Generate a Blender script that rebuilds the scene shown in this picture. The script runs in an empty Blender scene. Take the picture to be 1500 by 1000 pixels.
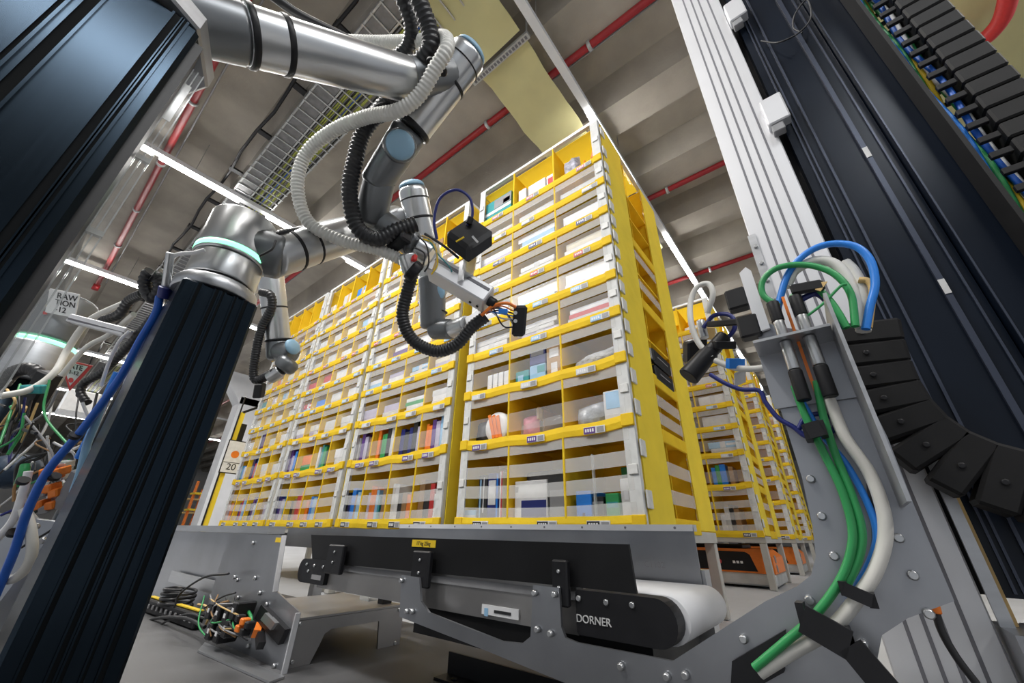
import bpy, math, random
from mathutils import Vector as V, Matrix
random.seed(7)
SC = bpy.context.scene
COL = SC.collection
R = math.radians

# ------------------------------------------------------------------ camera, world, lights, exposure
CAM = V((0, 0, 0.36))
FPX, PITCH, YAW, ROLL = 567.0, R(26.6), R(38.95), R(1.25)
_fh = V((-math.sin(YAW), math.cos(YAW), 0)); _r = V((math.cos(YAW), math.sin(YAW), 0)); _z = V((0, 0, 1))
FW = _fh * math.cos(PITCH) + _z * math.sin(PITCH); _u = -_fh * math.sin(PITCH) + _z * math.cos(PITCH)
RT = _r * math.cos(ROLL) + _u * math.sin(ROLL); UP = -_r * math.sin(ROLL) + _u * math.cos(ROLL)
cd = bpy.data.cameras.new('camera'); cam = bpy.data.objects.new('camera', cd); COL.objects.link(cam)
cd.sensor_width = 36; cd.lens = FPX / 1500 * 36; cd.clip_start = 0.02; cd.clip_end = 300
m = Matrix((RT, UP, -FW)).transposed().to_4x4(); m.translation = CAM; cam.matrix_world = m
SC.camera = cam

w = bpy.data.worlds.new('world'); SC.world = w; w.use_nodes = True
w.node_tree.nodes['Background'].inputs[0].default_value = (0.86, 0.92, 1.0, 1)
w.node_tree.nodes['Background'].inputs[1].default_value = 0.42
SC.view_settings.view_transform = 'Standard'; SC.view_settings.look = 'None'
SC.view_settings.gamma = 1; SC.view_settings.use_curve_mapping = False
SC.view_settings.exposure = 0.08

def area(name, loc, sx, sy, power, rot=(0, 0, 0), col=(1, 0.97, 0.93)):
    l = bpy.data.lights.new(name, 'AREA'); l.shape = 'RECTANGLE'; l.size = sx; l.size_y = sy; l.energy = power; l.color = col
    o = bpy.data.objects.new(name, l); COL.objects.link(o); o.location = loc; o.rotation_euler = rot
    return o
# ceiling luminaire rows of the hall (the ones over and behind the work cell are out of frame)
area('lamp_row_cell', (-1.56, -2.6, 6.1), 0.25, 4.5, 210)
area('lamp_row_aisle', (-1.56, 6.5, 6.1), 0.25, 6.0, 130)
area('lamp_row_right', (4.9, 0.5, 6.1), 0.16, 12.0, 330)
area('lamp_row_left', (-8.2, 1.0, 6.1), 0.25, 8.0, 200)
area('lamp_row_far', (-14.1, 3.0, 6.1), 0.25, 10.0, 420)
# added fill, unseen, above and behind the camera, to brighten the storage pods
area('pod_fill', (-2.3, -0.9, 3.6), 2.2, 0.3, 100, (R(50), 0, R(-8)), (1, 0.98, 0.95))

# added unseen light at right, for the highlight on the glossy near column
area('column_highlight_fill', (0.75, -0.35, 2.25), 0.07, 1.0, 9, (0, R(53), 0), (0.93, 0.97, 1.0))

# ------------------------------------------------------------------ helpers
def A(px, py, d=None, x=None, y=None, z=None):
    """point of the place seen at a photo pixel, at a given depth or on a given plane"""
    v = FW + RT * ((px - 750) / FPX) + UP * ((500 - py) / FPX)
    if d is not None: t = d
    elif x is not None: t = (x - CAM.x) / v.x
    elif y is not None: t = (y - CAM.y) / v.y
    else: t = (z - CAM.z) / v.z
    return CAM + v * t

def cr(pts, n=8):
    pts = [V(p) for p in pts]
    P = [pts[0] * 2 - pts[1]] + pts + [pts[-1] * 2 - pts[-2]]
    out = []
    for i in range(1, len(P) - 2):
        a, b, c, d = P[i - 1], P[i], P[i + 1], P[i + 2]
        for k in range(n):
            t = k / n
            out.append(0.5 * ((2 * b) + (c - a) * t + (2 * a - 5 * b + 4 * c - d) * t * t + (3 * b - a - 3 * c + d) * t ** 3))
    out.append(P[-2].copy())
    return out

def resample(pts, step):
    out = [pts[0].copy()]; acc = 0.0
    for a, b in zip(pts, pts[1:]):
        L = (b - a).length
        if L < 1e-9: continue
        t = step - acc
        while t <= L:
            out.append(a.lerp(b, t / L)); t += step
        acc = (acc + L) % step
    return out

WL = {}
class MB:
    def __init__(s): s.v = []; s.f = []; s.m = []; s.sm = []
    def add(s, vs, fs, mi=0, smooth=False):
        o = len(s.v); s.v += [V(p) for p in vs]
        for f in fs: s.f.append([o + i for i in f]); s.m.append(mi); s.sm.append(smooth)
        return s
    def obox(s, c, ax, ay, az, mi=0):
        c = V(c); ax = V(ax); ay = V(ay); az = V(az)
        if ax.cross(ay).dot(az) < 0: ax = -ax
        vs = [c + ax * i + ay * j + az * k for k in (-1, 1) for j in (-1, 1) for i in (-1, 1)]
        return s.add(vs, [(0, 2, 3, 1), (4, 5, 7, 6), (0, 1, 5, 4), (2, 6, 7, 3), (0, 4, 6, 2), (1, 3, 7, 5)], mi)
    def box(s, x0, x1, y0, y1, z0, z1, mi=0):
        return s.obox(((x0 + x1) / 2, (y0 + y1) / 2, (z0 + z1) / 2), ((x1 - x0) / 2, 0, 0), (0, (y1 - y0) / 2, 0), (0, 0, (z1 - z0) / 2), mi)
    def cbox(s, c, ax, ay, az, ch, mi=0):
        """box with chamfered edges"""
        c = V(c); X = [V(ax), V(ay), V(az)]
        if X[0].cross(X[1]).dot(X[2]) < 0: X[0] = -X[0]
        L = [q.length for q in X]; N = [q.normalized() for q in X]
        idx = {}; vs = []
        for sx in (-1, 1):
            for sy in (-1, 1):
                for sz in (-1, 1):
                    sg = (sx, sy, sz)
                    for k in range(3):
                        p = c.copy()
                        for j in range(3): p += N[j] * sg[j] * (L[j] - (0 if j == k else ch))
                        idx[(sg, k)] = len(vs); vs.append(p)
        fs = []
        def face(ids):
            pts = [vs[i] for i in ids]; n = (pts[1] - pts[0]).cross(pts[2] - pts[0])
            cen = sum(pts, V()) / len(pts)
            fs.append(ids if n.dot(cen - c) > 0 else ids[::-1])
        for k in range(3):
            a, b = [(1, 2), (0, 2), (0, 1)][k]
            for q in (-1, 1):
                r = []
                for (u, t) in ((-1, -1), (1, -1), (1, 1), (-1, 1)):
                    sg = [0, 0, 0]; sg[k] = q; sg[a] = u; sg[b] = t; r.append(idx[(tuple(sg), k)])
                face(r)
            for u in (-1, 1):
                for t in (-1, 1):
                    s1 = [0, 0, 0]; s1[a] = u; s1[b] = t; s2 = s1[:]; s1[k] = -1; s2[k] = 1
                    face([idx[(tuple(s1), a)], idx[(tuple(s2), a)], idx[(tuple(s2), b)], idx[(tuple(s1), b)]])
        for sx in (-1, 1):
            for sy in (-1, 1):
                for sz in (-1, 1): face([idx[((sx, sy, sz), k)] for k in range(3)])
        return s.add(vs, fs, mi)
    def bar(s, p, q, w_, h_, up=(0, 0, 1), mi=0, ch=0):
        p = V(p); q = V(q); d = (q - p); L = d.length; d.normalize(); up = V(up)
        sd = d.cross(up).normalized(); u2 = sd.cross(d)
        if ch: return s.cbox((p + q) / 2, d * L / 2, sd * w_ / 2, u2 * h_ / 2, ch, mi)
        return s.obox((p + q) / 2, d * L / 2, sd * w_ / 2, u2 * h_ / 2, mi)
    def lathe(s, p, ax, prof, n=20, mi=0, smooth=True):
        """prof: (t along axis, radius)"""
        p = V(p); ax = V(ax).normalized(); a = ax.orthogonal().normalized(); b = ax.cross(a)
        vs = []; fs = []
        for (t, r) in prof:
            for k in range(n):
                an = 2 * math.pi * k / n; vs.append(p + ax * t + (a * math.cos(an) + b * math.sin(an)) * max(r, 1e-5))
        for i in range(len(prof) - 1):
            for k in range(n):
                k2 = (k + 1) % n; fs.append((i * n + k, i * n + k2, (i + 1) * n + k2, (i + 1) * n + k))
        s.add(vs, fs, mi, smooth); o = len(s.v) - len(vs)
        s.f.append([o + k for k in range(n)][::-1]); s.m.append(mi); s.sm.append(False)
        s.f.append([o + (len(prof) - 1) * n + k for k in range(n)]); s.m.append(mi); s.sm.append(False)
        return s
    def cyl(s, p, q, r, r1=None, n=18, mi=0, smooth=True):
        p = V(p); q = V(q); L = (q - p).length; r1 = r if r1 is None else r1
        return s.lathe(p, q - p, [(0, r), (L, r1)], n, mi, smooth)
    def rod(s, p, q, r, r1=None, n=22, mi=0, e=0.25, e1=None):
        """cylinder with rounded rims"""
        p = V(p); q = V(q); L = (q - p).length; r1 = r if r1 is None else r1; e1 = e if e1 is None else e1
        pr = [(r * e * (1 - math.cos(a)), r * (1 - e) + r * e * math.sin(a)) for a in (0, .4, .8, 1.2, 1.57)]
        pr += [(L - r1 * e1 * (1 - math.cos(a)), r1 * (1 - e1) + r1 * e1 * math.sin(a)) for a in (1.57, 1.2, .8, .4, 0)]
        return s.lathe(p, q - p, pr, n, mi)
    def tube(s, pts, r, n=8, mi=0, corr=0, pitch=0.009, smooth=True):
        pts = [V(p) for p in pts]
        if corr: pts = resample(pts, pitch / 4)
        vs = []; fs = []; t0 = (pts[1] - pts[0]).normalized(); a = t0.orthogonal().normalized()
        for i, p in enumerate(pts):
            t = (pts[min(i + 1, len(pts) - 1)] - pts[max(i - 1, 0)]).normalized()
            a = (a - t * a.dot(t)).normalized(); b = t.cross(a)
            rr = r * (1 - corr * (0, .15, 1, .85)[i % 4]) if corr else r
            for k in range(n):
                an = 2 * math.pi * k / n; vs.append(p + (a * math.cos(an) + b * math.sin(an)) * rr)
        N = len(pts)
        for i in range(N - 1):
            for k in range(n):
                k2 = (k + 1) % n; fs.append((i * n + k, i * n + k2, (i + 1) * n + k2, (i + 1) * n + k))
        s.add(vs, fs, mi, smooth)
        s.add([vs[k] for k in range(n)], [list(range(n))[::-1]], mi); s.add([vs[(N - 1) * n + k] for k in range(n)], [list(range(n))], mi)
        return s
    def prism(s, poly, th, mi=0):
        poly = [V(p) for p in poly]; th = V(th); n = len(poly)
        nrm = V()
        for i in range(n): nrm += poly[i].cross(poly[(i + 1) % n])
        if nrm.dot(th) > 0: poly = poly[::-1]
        vs = poly + [p + th for p in poly]
        fs = [list(range(n)), list(range(n, 2 * n))[::-1]] + [(i, i + n, (i + 1) % n + n, (i + 1) % n) for i in range(n)]
        return s.add(vs, fs, mi)
    def ball(s, c, r, n=14, mi=0, sc=(1, 1, 1)):
        prof = []
        c = V(c); vs = []; fs = []; h = n // 2
        for i in range(h + 1):
            th = math.pi * i / h
            for k in range(n):
                an = 2 * math.pi * k / n
                vs.append(c + V((math.sin(th) * math.cos(an) * sc[0], math.sin(th) * math.sin(an) * sc[1], math.cos(th) * sc[2])) * r)
        for i in range(h):
            for k in range(n):
                k2 = (k + 1) % n; fs.append((i * n + k, (i + 1) * n + k, (i + 1) * n + k2, i * n + k2))
        return s.add(vs, fs, mi, True)
    def mesh(s, name, mats, off=V((0, 0, 0))):
        me = bpy.data.meshes.new(name)
        me.from_pydata([tuple(p - off) for p in s.v], [], s.f)
        for mt in (mats if isinstance(mats, (list, tuple)) else [mats]): me.materials.append(mt)
        me.polygons.foreach_set('material_index', s.m); me.polygons.foreach_set('use_smooth', s.sm)
        me.validate(); me.update()
        return me
    def build(s, name, mats, parent=None, loc=None, **kw):
        """link as ONE mesh object; vertices are in world space and are moved to the parent's base"""
        if parent is not None: off = WL[parent.name]; L = V((0, 0, 0))
        else:
            if loc is None:
                xs = [p.x for p in s.v]; ys = [p.y for p in s.v]; zs = [p.z for p in s.v]
                loc = ((min(xs) + max(xs)) / 2, (min(ys) + max(ys)) / 2, min(zs))
            off = V(loc); L = off
        o = bpy.data.objects.new(name, s.mesh(name, mats, off)); COL.objects.link(o)
        if parent is not None: o.parent = parent
        else: o.location = L
        WL[o.name] = off
        for k, q in kw.items(): o[k] = q
        return o

def thing(name, label, cat, loc=(0, 0, 0), group=None):
    o = bpy.data.objects.new(name, None); COL.objects.link(o); o.location = loc; o.empty_display_size = .05
    o['label'] = label; o['category'] = cat
    if group: o['group'] = group
    WL[o.name] = V(loc)
    return o
def tag(o, label, cat, group=None):
    o['label'] = label; o['category'] = cat
    if group: o['group'] = group
    return o
def copy_tree(o, loc=None, parent=None):
    c = o.copy(); COL.objects.link(c)
    if parent is not None: c.parent = parent
    if loc is not None: c.location = loc; WL[c.name] = V(loc)
    for ch in list(o.children): copy_tree(ch, None, c)
    return c

# ------------------------------------------------------------------ materials (all procedural)
def mat(name, col, rough=.5, metal=0., noise=0., nscale=8., bump=0., bscale=60., emit=0., alpha=1., stretch=None, aniso=0., coat=0., spec=.5, trans=0., ior=1.45, rnoise=0.):
    mt = bpy.data.materials.new(name); mt.use_nodes = True; nt = mt.node_tree; b = nt.nodes['Principled BSDF']
    I = b.inputs; c4 = (*col, 1)
    I['Base Color'].default_value = c4; I['Roughness'].default_value = rough; I['Metallic'].default_value = metal
    I['Specular IOR Level'].default_value = spec
    if aniso: I['Anisotropic'].default_value = aniso
    if coat: I['Coat Weight'].default_value = coat; I['Coat Roughness'].default_value = .15
    if emit: I['Emission Color'].default_value = c4; I['Emission Strength'].default_value = emit
    if alpha < 1: I['Alpha'].default_value = alpha
    if trans: I['Transmission Weight'].default_value = trans; I['IOR'].default_value = ior
    if noise or bump or rnoise:
        tc = nt.nodes.new('ShaderNodeTexCoord'); mp = nt.nodes.new('ShaderNodeMapping'); nt.links.new(tc.outputs['Object'], mp.inputs[0])
        if stretch: mp.inputs['Scale'].default_value = stretch
    if noise or rnoise:
        nz = nt.nodes.new('ShaderNodeTexNoise'); nz.inputs['Scale'].default_value = nscale; nz.inputs['Detail'].default_value = 6
        nt.links.new(mp.outputs[0], nz.inputs['Vector'])
    if noise:
        rp = nt.nodes.new('ShaderNodeValToRGB'); e = rp.color_ramp.elements
        e[0].position = .3; e[1].position = .7
        e[0].color = (*[max(0, q * (1 - noise)) for q in col], 1); e[1].color = (*[min(1, q * (1 + noise)) for q in col], 1)
        nt.links.new(nz.outputs[0], rp.inputs[0]); nt.links.new(rp.outputs[0], I['Base Color'])
    if rnoise:
        mr = nt.nodes.new('ShaderNodeMapRange'); mr.inputs[3].default_value = max(0.03, rough - rnoise); mr.inputs[4].default_value = rough + rnoise
        nt.links.new(nz.outputs[0], mr.inputs[0]); nt.links.new(mr.outputs[0], I['Roughness'])
    if bump:
        n2 = nt.nodes.new('ShaderNodeTexNoise'); n2.inputs['Scale'].default_value = bscale; n2.inputs['Detail'].default_value = 4
        bp = nt.nodes.new('ShaderNodeBump'); bp.inputs['Strength'].default_value = bump; bp.inputs['Distance'].default_value = .01
        nt.links.new(mp.outputs[0], n2.inputs['Vector']); nt.links.new(n2.outputs[0], bp.inputs['Height']); nt.links.new(bp.outputs[0], I['Normal'])
    return mt

M = {}
M['concrete'] = mat('concrete_ceiling', (.36, .33, .285), .9, noise=.2, nscale=1.3, bump=.3, bscale=25)
M['floor'] = mat('concrete_floor', (.42, .43, .45), .55, noise=.12, nscale=2.5, rnoise=.15)
M['deck'] = mat('scuffed_deck', (.085, .085, .088), .5, noise=.35, nscale=6, rnoise=.2)
M['wall'] = mat('pale_wall', (.45, .44, .43), .9, noise=.08, nscale=.7)
M['white_paint'] = mat('white_paint', (.74, .75, .77), .6, noise=.05, nscale=2)
M['yellow'] = mat('yellow_fabric', (.94, .69, .02), .75, noise=.09, nscale=9, bump=.25, bscale=45)
M['yellow_side'] = mat('yellow_side_fabric', (.94, .75, .05), .72, noise=.06, nscale=7, bump=.35, bscale=14)
M['yellow_sheet'] = mat('pale_yellow_sheet', (.80, .76, .42), .7, noise=.06, nscale=3, bump=.3, bscale=4)
M['strap'] = mat('mesh_strap', (.74, .74, .72),   .7, alpha=.30, noise=.05, nscale=200)
M['edge'] = mat('pale_edge_fabric', (.70, .71, .70), .6, alpha=.75, noise=.08, nscale=30)
M['yellow_top'] = mat('thin_yellow_cover', (.93, .70, .06), .7, alpha=.72, noise=.08, nscale=6)
M['film'] = mat('clear_film', (.85, .87, .9), .12, alpha=.10)
M['post'] = mat('pale_post', (.66, .68, .70), .4, metal=.2, noise=.1, nscale=18)
M['clip'] = mat('grey_clip', (.62, .62, .60), .5, noise=.1, nscale=30)
M['stand'] = mat('beige_stand', (.42, .41, .38), .5, noise=.06, nscale=9)
M['alu'] = mat('brushed_aluminium', (.50, .51, .53), .38, metal=.9, noise=.1, nscale=5, stretch=(1, 1, 12), rnoise=.08)
M['sheet'] = mat('sheet_aluminium', (.36, .37, .395), .36, metal=.9, noise=.16, nscale=4, rnoise=.12)
M['bench'] = mat('bench_aluminium', (.38, .37, .365), .4, metal=.85, noise=.1, nscale=6, rnoise=.1)
M['silver'] = mat('satin_silver', (.56, .57, .58), .3, metal=.92, noise=.04, nscale=6, rnoise=.05)
M['silver_dark'] = mat('dark_satin_grey', (.19, .20, .21), .38, metal=.7, noise=.06, nscale=6)
M['white_alu'] = mat('anodised_white_profile', (.68, .685, .71), .42, metal=.45, noise=.03, nscale=10)
M['slot'] = mat('slot_dark', (.16, .16, .18), .6)
M['black'] = mat('black_plastic', (.010, .010, .012), .45, noise=.2, nscale=30, spec=.35)
M['black_sat'] = mat('black_satin_panel', (.008, .008, .009), .5, noise=.2, nscale=12, rnoise=.1, spec=.3)
M['hose_black'] = mat('black_hose', (.018, .018, .02), .4)
M['hose_white'] = mat('white_hose', (.68, .67, .63), .5, noise=.05, nscale=20)
M['blue_cap'] = mat('pale_blue_cap', (.27, .45, .60), .4, noise=.04, nscale=12)
M['col_black'] = mat('black_anodised_column', (.015, .024, .035), .25, metal=.92, noise=.06, nscale=4, stretch=(60, 60, 1), aniso=.5, rnoise=.02)
M['groove'] = mat('column_groove', (.003, .004, .005), .7, spec=.1)
M['panel_navy'] = mat('navy_black_panel', (.004, .008, .017), .32, metal=.1, noise=.2, nscale=5, rnoise=.08, spec=.28)
M['ridge'] = mat('panel_ridge', (.05, .06, .09), .35, metal=.4, noise=.1, nscale=6)
M['chain'] = mat('chain_plastic', (.009, .0088, .0095), .6, noise=.2, nscale=30, spec=.3)
M['belt'] = mat('white_belt', (.76, .77, .80), .5, noise=.03, nscale=10)
M['green_led'] = mat('green_light_ring', (.30, 1.0, .58), .4, emit=1.7)
M['led'] = mat('led_tube', (1.0, .98, .95), .4, emit=30)
M['red_pipe'] = mat('red_pipe', (.33, .016, .02), .4, noise=.12, nscale=4)
M['zinc'] = mat('galvanised_steel', (.50, .51, .51), .5, metal=.6, noise=.15, nscale=9)
M['tray'] = mat('tray_steel', (.22, .22, .225), .55, metal=.5, noise=.2, nscale=9)
M['clear'] = mat('clear_plastic', (.7, .73, .73), .06, alpha=.10)
M['clear_edge'] = mat('clear_plastic_edge', (.6, .63, .63), .12, alpha=.4)
for k, c, r in [('green', (.03, .30, .09), .4), ('blue', (.01, .10, .48), .4), ('navy', (.012, .02, .16), .4), ('azure', (.02, .22, .75), .4),
                ('white', (.72, .72, .73), .5), ('grey', (.25, .25, .26), .5), ('orange', (.80, .20, .02), .45), ('red', (.55, .03, .03), .5),
                ('tan', (.62, .42, .17), .6), ('lime', (.45, .5, .1), .5), ('teal', (.03, .28, .30), .4), ('brown', (.30, .17, .07), .7),
                ('cream', (.72, .66, .52), .6), ('pink', (.55, .16, .22), .5), ('purple', (.10, .04, .22), .5), ('lightblue', (.28, .50, .72), .5),
                ('pale', (.60, .60, .60), .6), ('lilac', (.46, .42, .55), .5), ('kraft', (.46, .30, .16), .8), ('black', (.02, .02, .022), .5),
                ('paper', (.70, .68, .62), .8), ('yellow', (.80, .55, .02), .6)]:
    M['c_' + k] = mat('plain_' + k, c, r, noise=.08, nscale=25)

def translucent(mt, fac, col):
    nt = mt.node_tree; out = nt.nodes['Material Output']; pb = nt.nodes['Principled BSDF']
    tr = nt.nodes.new('ShaderNodeBsdfTranslucent'); tr.inputs[0].default_value = (*col, 1)
    mx = nt.nodes.new('ShaderNodeMixShader'); mx.inputs[0].default_value = fac
    nt.links.new(pb.outputs[0], mx.inputs[1]); nt.links.new(tr.outputs[0], mx.inputs[2]); nt.links.new(mx.outputs[0], out.inputs[0])
translucent(M['yellow'], .35, (.95, .66, .03)); translucent(M['yellow_side'], .25, (.95, .70, .05)); translucent(M['yellow_sheet'], .3, (.85, .80, .45))
translucent(M['yellow_top'], .6, (1.0, .82, .12))

# ------------------------------------------------------------------ the hall: floor, ceiling, walls
def struct(mb, name, mt):
    o = mb.build(name, mt); o['kind'] = 'structure'; return o
struct(MB().box(-60, 14, -12, 45, -.2, 0), 'floor', M['floor'])
ceil = struct(MB().box(-60, 14, -14, 45, 7.05, 7.3), 'ceiling', M['concrete'])
rib_me = None
for i in range(-4, 20):
    yc = 1.05 + 1.575 * i
    if rib_me is None:
        b = MB(); pts = [(-.42, .0), (-.27, -.52), (.27, -.52), (.42, .0)]
        b.prism([V((-60, y, z)) for y, z in pts], (74, 0, 0)); rib_me = b.mesh('ceiling_rib', M['concrete'])
    o = bpy.data.objects.new('ceiling_rib', rib_me); COL.objects.link(o); o.parent = ceil
    o.location = V((0, yc, 7.055)) - WL['ceiling']
struct(MB().box(-60.3, -60, -12, 45, 0, 7.05), 'wall_left', M['wall'])
struct(MB().box(-60, 14, 45, 45.3, 0, 7.05), 'wall_back', M['wall'])

# scuffed deck plate under the work cell
t = tag(MB().box(-2.9, .9, -.6, 1.36, .0, .006).build('deck_plate', M['deck']), 'scuffed dark grey steel deck plate on the floor beneath the conveyor', 'floor plate')

# red sprinkler pipes along the beams
for i, (y, x0, x1, lab) in enumerate([(-.25, -15.0, 6, 'red sprinkler pipe at upper left, ending in a capped elbow'),
                                      (2.94, -40, 12, 'long red sprinkler pipe crossing above the yellow ceiling sheet'),
                                      (6.12, -40, 12, 'red sprinkler pipe behind the top corner of the nearest pod'),
                                      (9.3, -40, 12, 'thin far red sprinkler pipe beside the lit lamp at right')]):
    p = thing('sprinkler_pipe', lab, 'pipe', (0, y, 6.5), 'red ceiling pipes')
    b = MB(); b.cyl((x0, y, 6.5), (x1, y, 6.5), .052, n=14)
    if i == 0: b.cyl((x0, y, 6.5), (x0, y, 6.34), .075, n=14)
    b.build('pipe', M['red_pipe'], p)
    k = x0 + .9
    while k < min(x1, 4):
        if k > -22: MB().lathe((k - .025, y, 6.5), (1, 0, 0), [(0, .074), (.05, .074)], 12).bar((k, y, 6.56), (k, y, 7.06 if abs(((y - 1.05) / 1.575) % 1 - .5) > .3 else 7.06), .014, .014, (1, 0, 0)).build('hanger', M['zinc'], p)
        k += 1.9
    MB().cyl((max(x0, -30), y + .13, 6.62), (x1, y + .13, 6.62), .014, n=6).build('cable_run', M['c_grey'], p)

# LED rows: a white trunking with lit tubes
def led_row(x, y0, y1, segs, lab):
    t = thing('lamp_trunking', lab, 'lamp', (x, y0, 6.2), 'ceiling lamp rows')
    MB().box(x - .055, x + .055, y0, y1, 6.24, 6.33).build('trunking', M['white_paint'], t)
    for a, c in segs:
        MB().cbox((x, (a + c) / 2, 6.205), (.045, 0, 0), (0, (c - a) / 2, 0), (0, 0, .032), .015).build('led_tube', M['led'], t)
    k = y0 + .4
    while k < y1:
        MB().bar((x, k, 6.33), (x, k, 7.06), .01, .01, (1, 0, 0)).build('hanger', M['zinc'], t); k += 2.6
led_row(-1.495, -6, 26, [(3.62, 5.3), (7.05, 9.2), (9.35, 11.5), (11.7, 13.8), (14.4, 16.3), (17.2, 19.1)], 'white lamp trunking above the nearest pod, bright tube at its corner')
led_row(-7.85, -8, 26, [(-.60, -.37), (-.29, .98), (1.48, 3.05), (3.3, 4.9), (5.1, 6.7), (6.9, 8.6)], 'bright lamp row at upper left crossing the red pipe')
led_row(-13.5, -8, 26, [(-1.05, 1.34), (1.6, 3.6), (3.8, 5.8)], 'second lamp row at left, lower and farther away')
for k, lab in ((-21, 'third lamp row at far left behind the columns'), (-28, 'fourth lamp row at far left, faint beyond the white pillar'), (-35, 'farthest lamp row near the end wall')):
    led_row(k, -8, 26, [(q, q + 2.2) for q in range(-8, 24, 4)], lab)

led_row(5.0, -8, 26, [(-4.4, -2.3), (-2.2, -.1), (0, 2.1), (2.2, 4.3)], 'lamp row to the right, outside the frame, mirrored in the glossy column')

# yellow sheets hung below the ceiling, with a perforated strut between them
def sheet(x0, x1, y0, y1, lab, z=6.3, end=0):
    n = 26; vs = []; fs = []
    for i in range(n + 1):
        for j in range(5):
            zz = z + .035 * math.sin(i * .9 + j * .5) + .02 * math.sin(i * 2.1)
            vs.append((x0 + (x1 - x0) * j / 4, y0 + (y1 - y0) * i / n, zz))
    for i in range(n):
        for j in range(4): a = i * 5 + j; fs.append((a, a + 1, a + 6, a + 5))
    nv = len(vs); vs += [(a, b_, c + .012) for a, b_, c in vs]
    fs2 = [tuple(reversed(f)) for f in fs] + [tuple(q + nv for q in f) for f in fs]
    b = MB(); b.add(vs, fs2, 0, True)
    return tag(b.build('ceiling_sheet', M['yellow_sheet']), lab, 'sheet', 'yellow ceiling sheets')
sheet(-2.50, -1.70, 2.28, 7.5, 'pale yellow sheet hung under the ceiling, running behind the nearest pod')
sheet(-2.50, -1.70, -2.6, 2.12, 'pale yellow sheet nearer the camera, above the cable tray')
sheet(1.7, 5.5, 4.4, 9.5, 'yellow ceiling sheet in the top right corner past the cable chain', 6.3)
t = thing('perforated_strut', 'perforated steel strut between the two pale yellow ceiling sheets', 'strut', (-2.1, 2.2, 6.25))
MB().box(-2.62, -1.62, 2.17, 2.25, 6.22, 6.28).build('rail', M['zinc'], t)
b = MB()
for k in range(18): b.box(-2.58 + k * .053, -2.55 + k * .053, 2.19, 2.23, 6.212, 6.221)
b.build('hole', M['slot'], t, kind='stuff')
for x in (-2.58, -1.66): MB().bar((x, 2.21, 6.28), (x, 2.21, 7.06), .02, .02, (1, 0, 0)).build('hanger', M['zinc'], t)
t = tag(MB().tube(cr([A(1484, -60, z=6.1), A(1482, -30, z=5.95), A(1470, 22, z=5.9), A(1450, 50, z=5.9), A(1434, 60, z=6.0), A(1424, 66, z=6.1)]), .085, 12).build('red_hose', M['c_red']), 'curved red hose under the yellow sheet, top right corner', 'hose')

# wire cable tray
t = thing('cable_tray', 'galvanised wire cable tray full of cables under the ceiling', 'cable tray', (-8, 1.15, 6.3))
for y in (.82, 1.10, 1.52):
    b = MB(); b.box(-30, -.2, y - .012, y + .012, 6.33, 6.43); b.build('side_rail', M['zinc'], t)
b = MB(); b.box(-30, -.2, .84, 1.08, 6.335, 6.34); b.build('tray_floor', M['tray'], t)
rung = MB().box(-.01, .01, .80, 1.54, 6.318, 6.336).mesh('rung', M['zinc'])
for k in range(110):
    o = bpy.data.objects.new('rung', rung); COL.objects.link(o); o.parent = t; o.location = V((-.3 - k * .2, 0, 0)) - WL[t.name]
for k in range(15):
    y = 1.13 + k * .026; pts = [(-30 + j * .9, y + random.uniform(-.012, .012), 6.36 + random.uniform(0, .03)) for j in range(34)]
    MB().tube(pts, .012, 6).build('cable', M[['c_black', 'c_grey', 'c_lime', 'c_lime', 'c_grey', 'c_black', 'c_lime', 'c_blue', 'c_lime'][k % 9]], t)
t = thing('cable_conduit', 'thin black conduit on short brackets alongside the cable tray', 'conduit', (-8, .62, 6.5))
MB().tube([(-26 + j * .6, .60 + .03 * math.sin(j * 1.7), 6.44 + .03 * math.sin(j * 2.3)) for j in range(44)], .025, 6).build('conduit', M['black'], t)
for k in range(16): MB().box(-1.2 - k * 1.25, -1.1 - k * 1.25, .58, .80, 6.44, 6.48).build('bracket', M['black'], t)

# far white pillar
t = thing('pillar', 'white concrete pillar with flared head, beyond the row of pods at left', 'pillar', (-20, 5.7, 0))
MB().box(-20.4, -19.6, 5.35, 6.1, 0, 5.6).build('shaft', M['white_paint'], t)
b = MB(); b.prism([V((-20.4, y, z)) for y, z in ((5.35, 5.3), (6.1, 5.3), (6.7, 6.1), (6.7, 6.6), (4.75, 6.6), (4.75, 6.1))], (.8, 0, 0)); b.build('capital', M['white_paint'], t)
t = thing('guard_post', 'yellow guard post with black edges at the far end of the pods', 'post', (-6.0, 1.72, 0))
MB().box(-6.02, -5.94, 1.68, 1.73, 0, 1.75).build('post', M['yellow_side'], t)
MB().box(-5.935, -5.92, 1.655, 1.67, 0, 1.95).build('edge_strip', M['black'], t)
MB().bar((-5.95, 1.7, 1.75), (-5.95, 1.95, 1.93), .03, .03, mi=0).build('bracket', M['black'], t)
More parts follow.
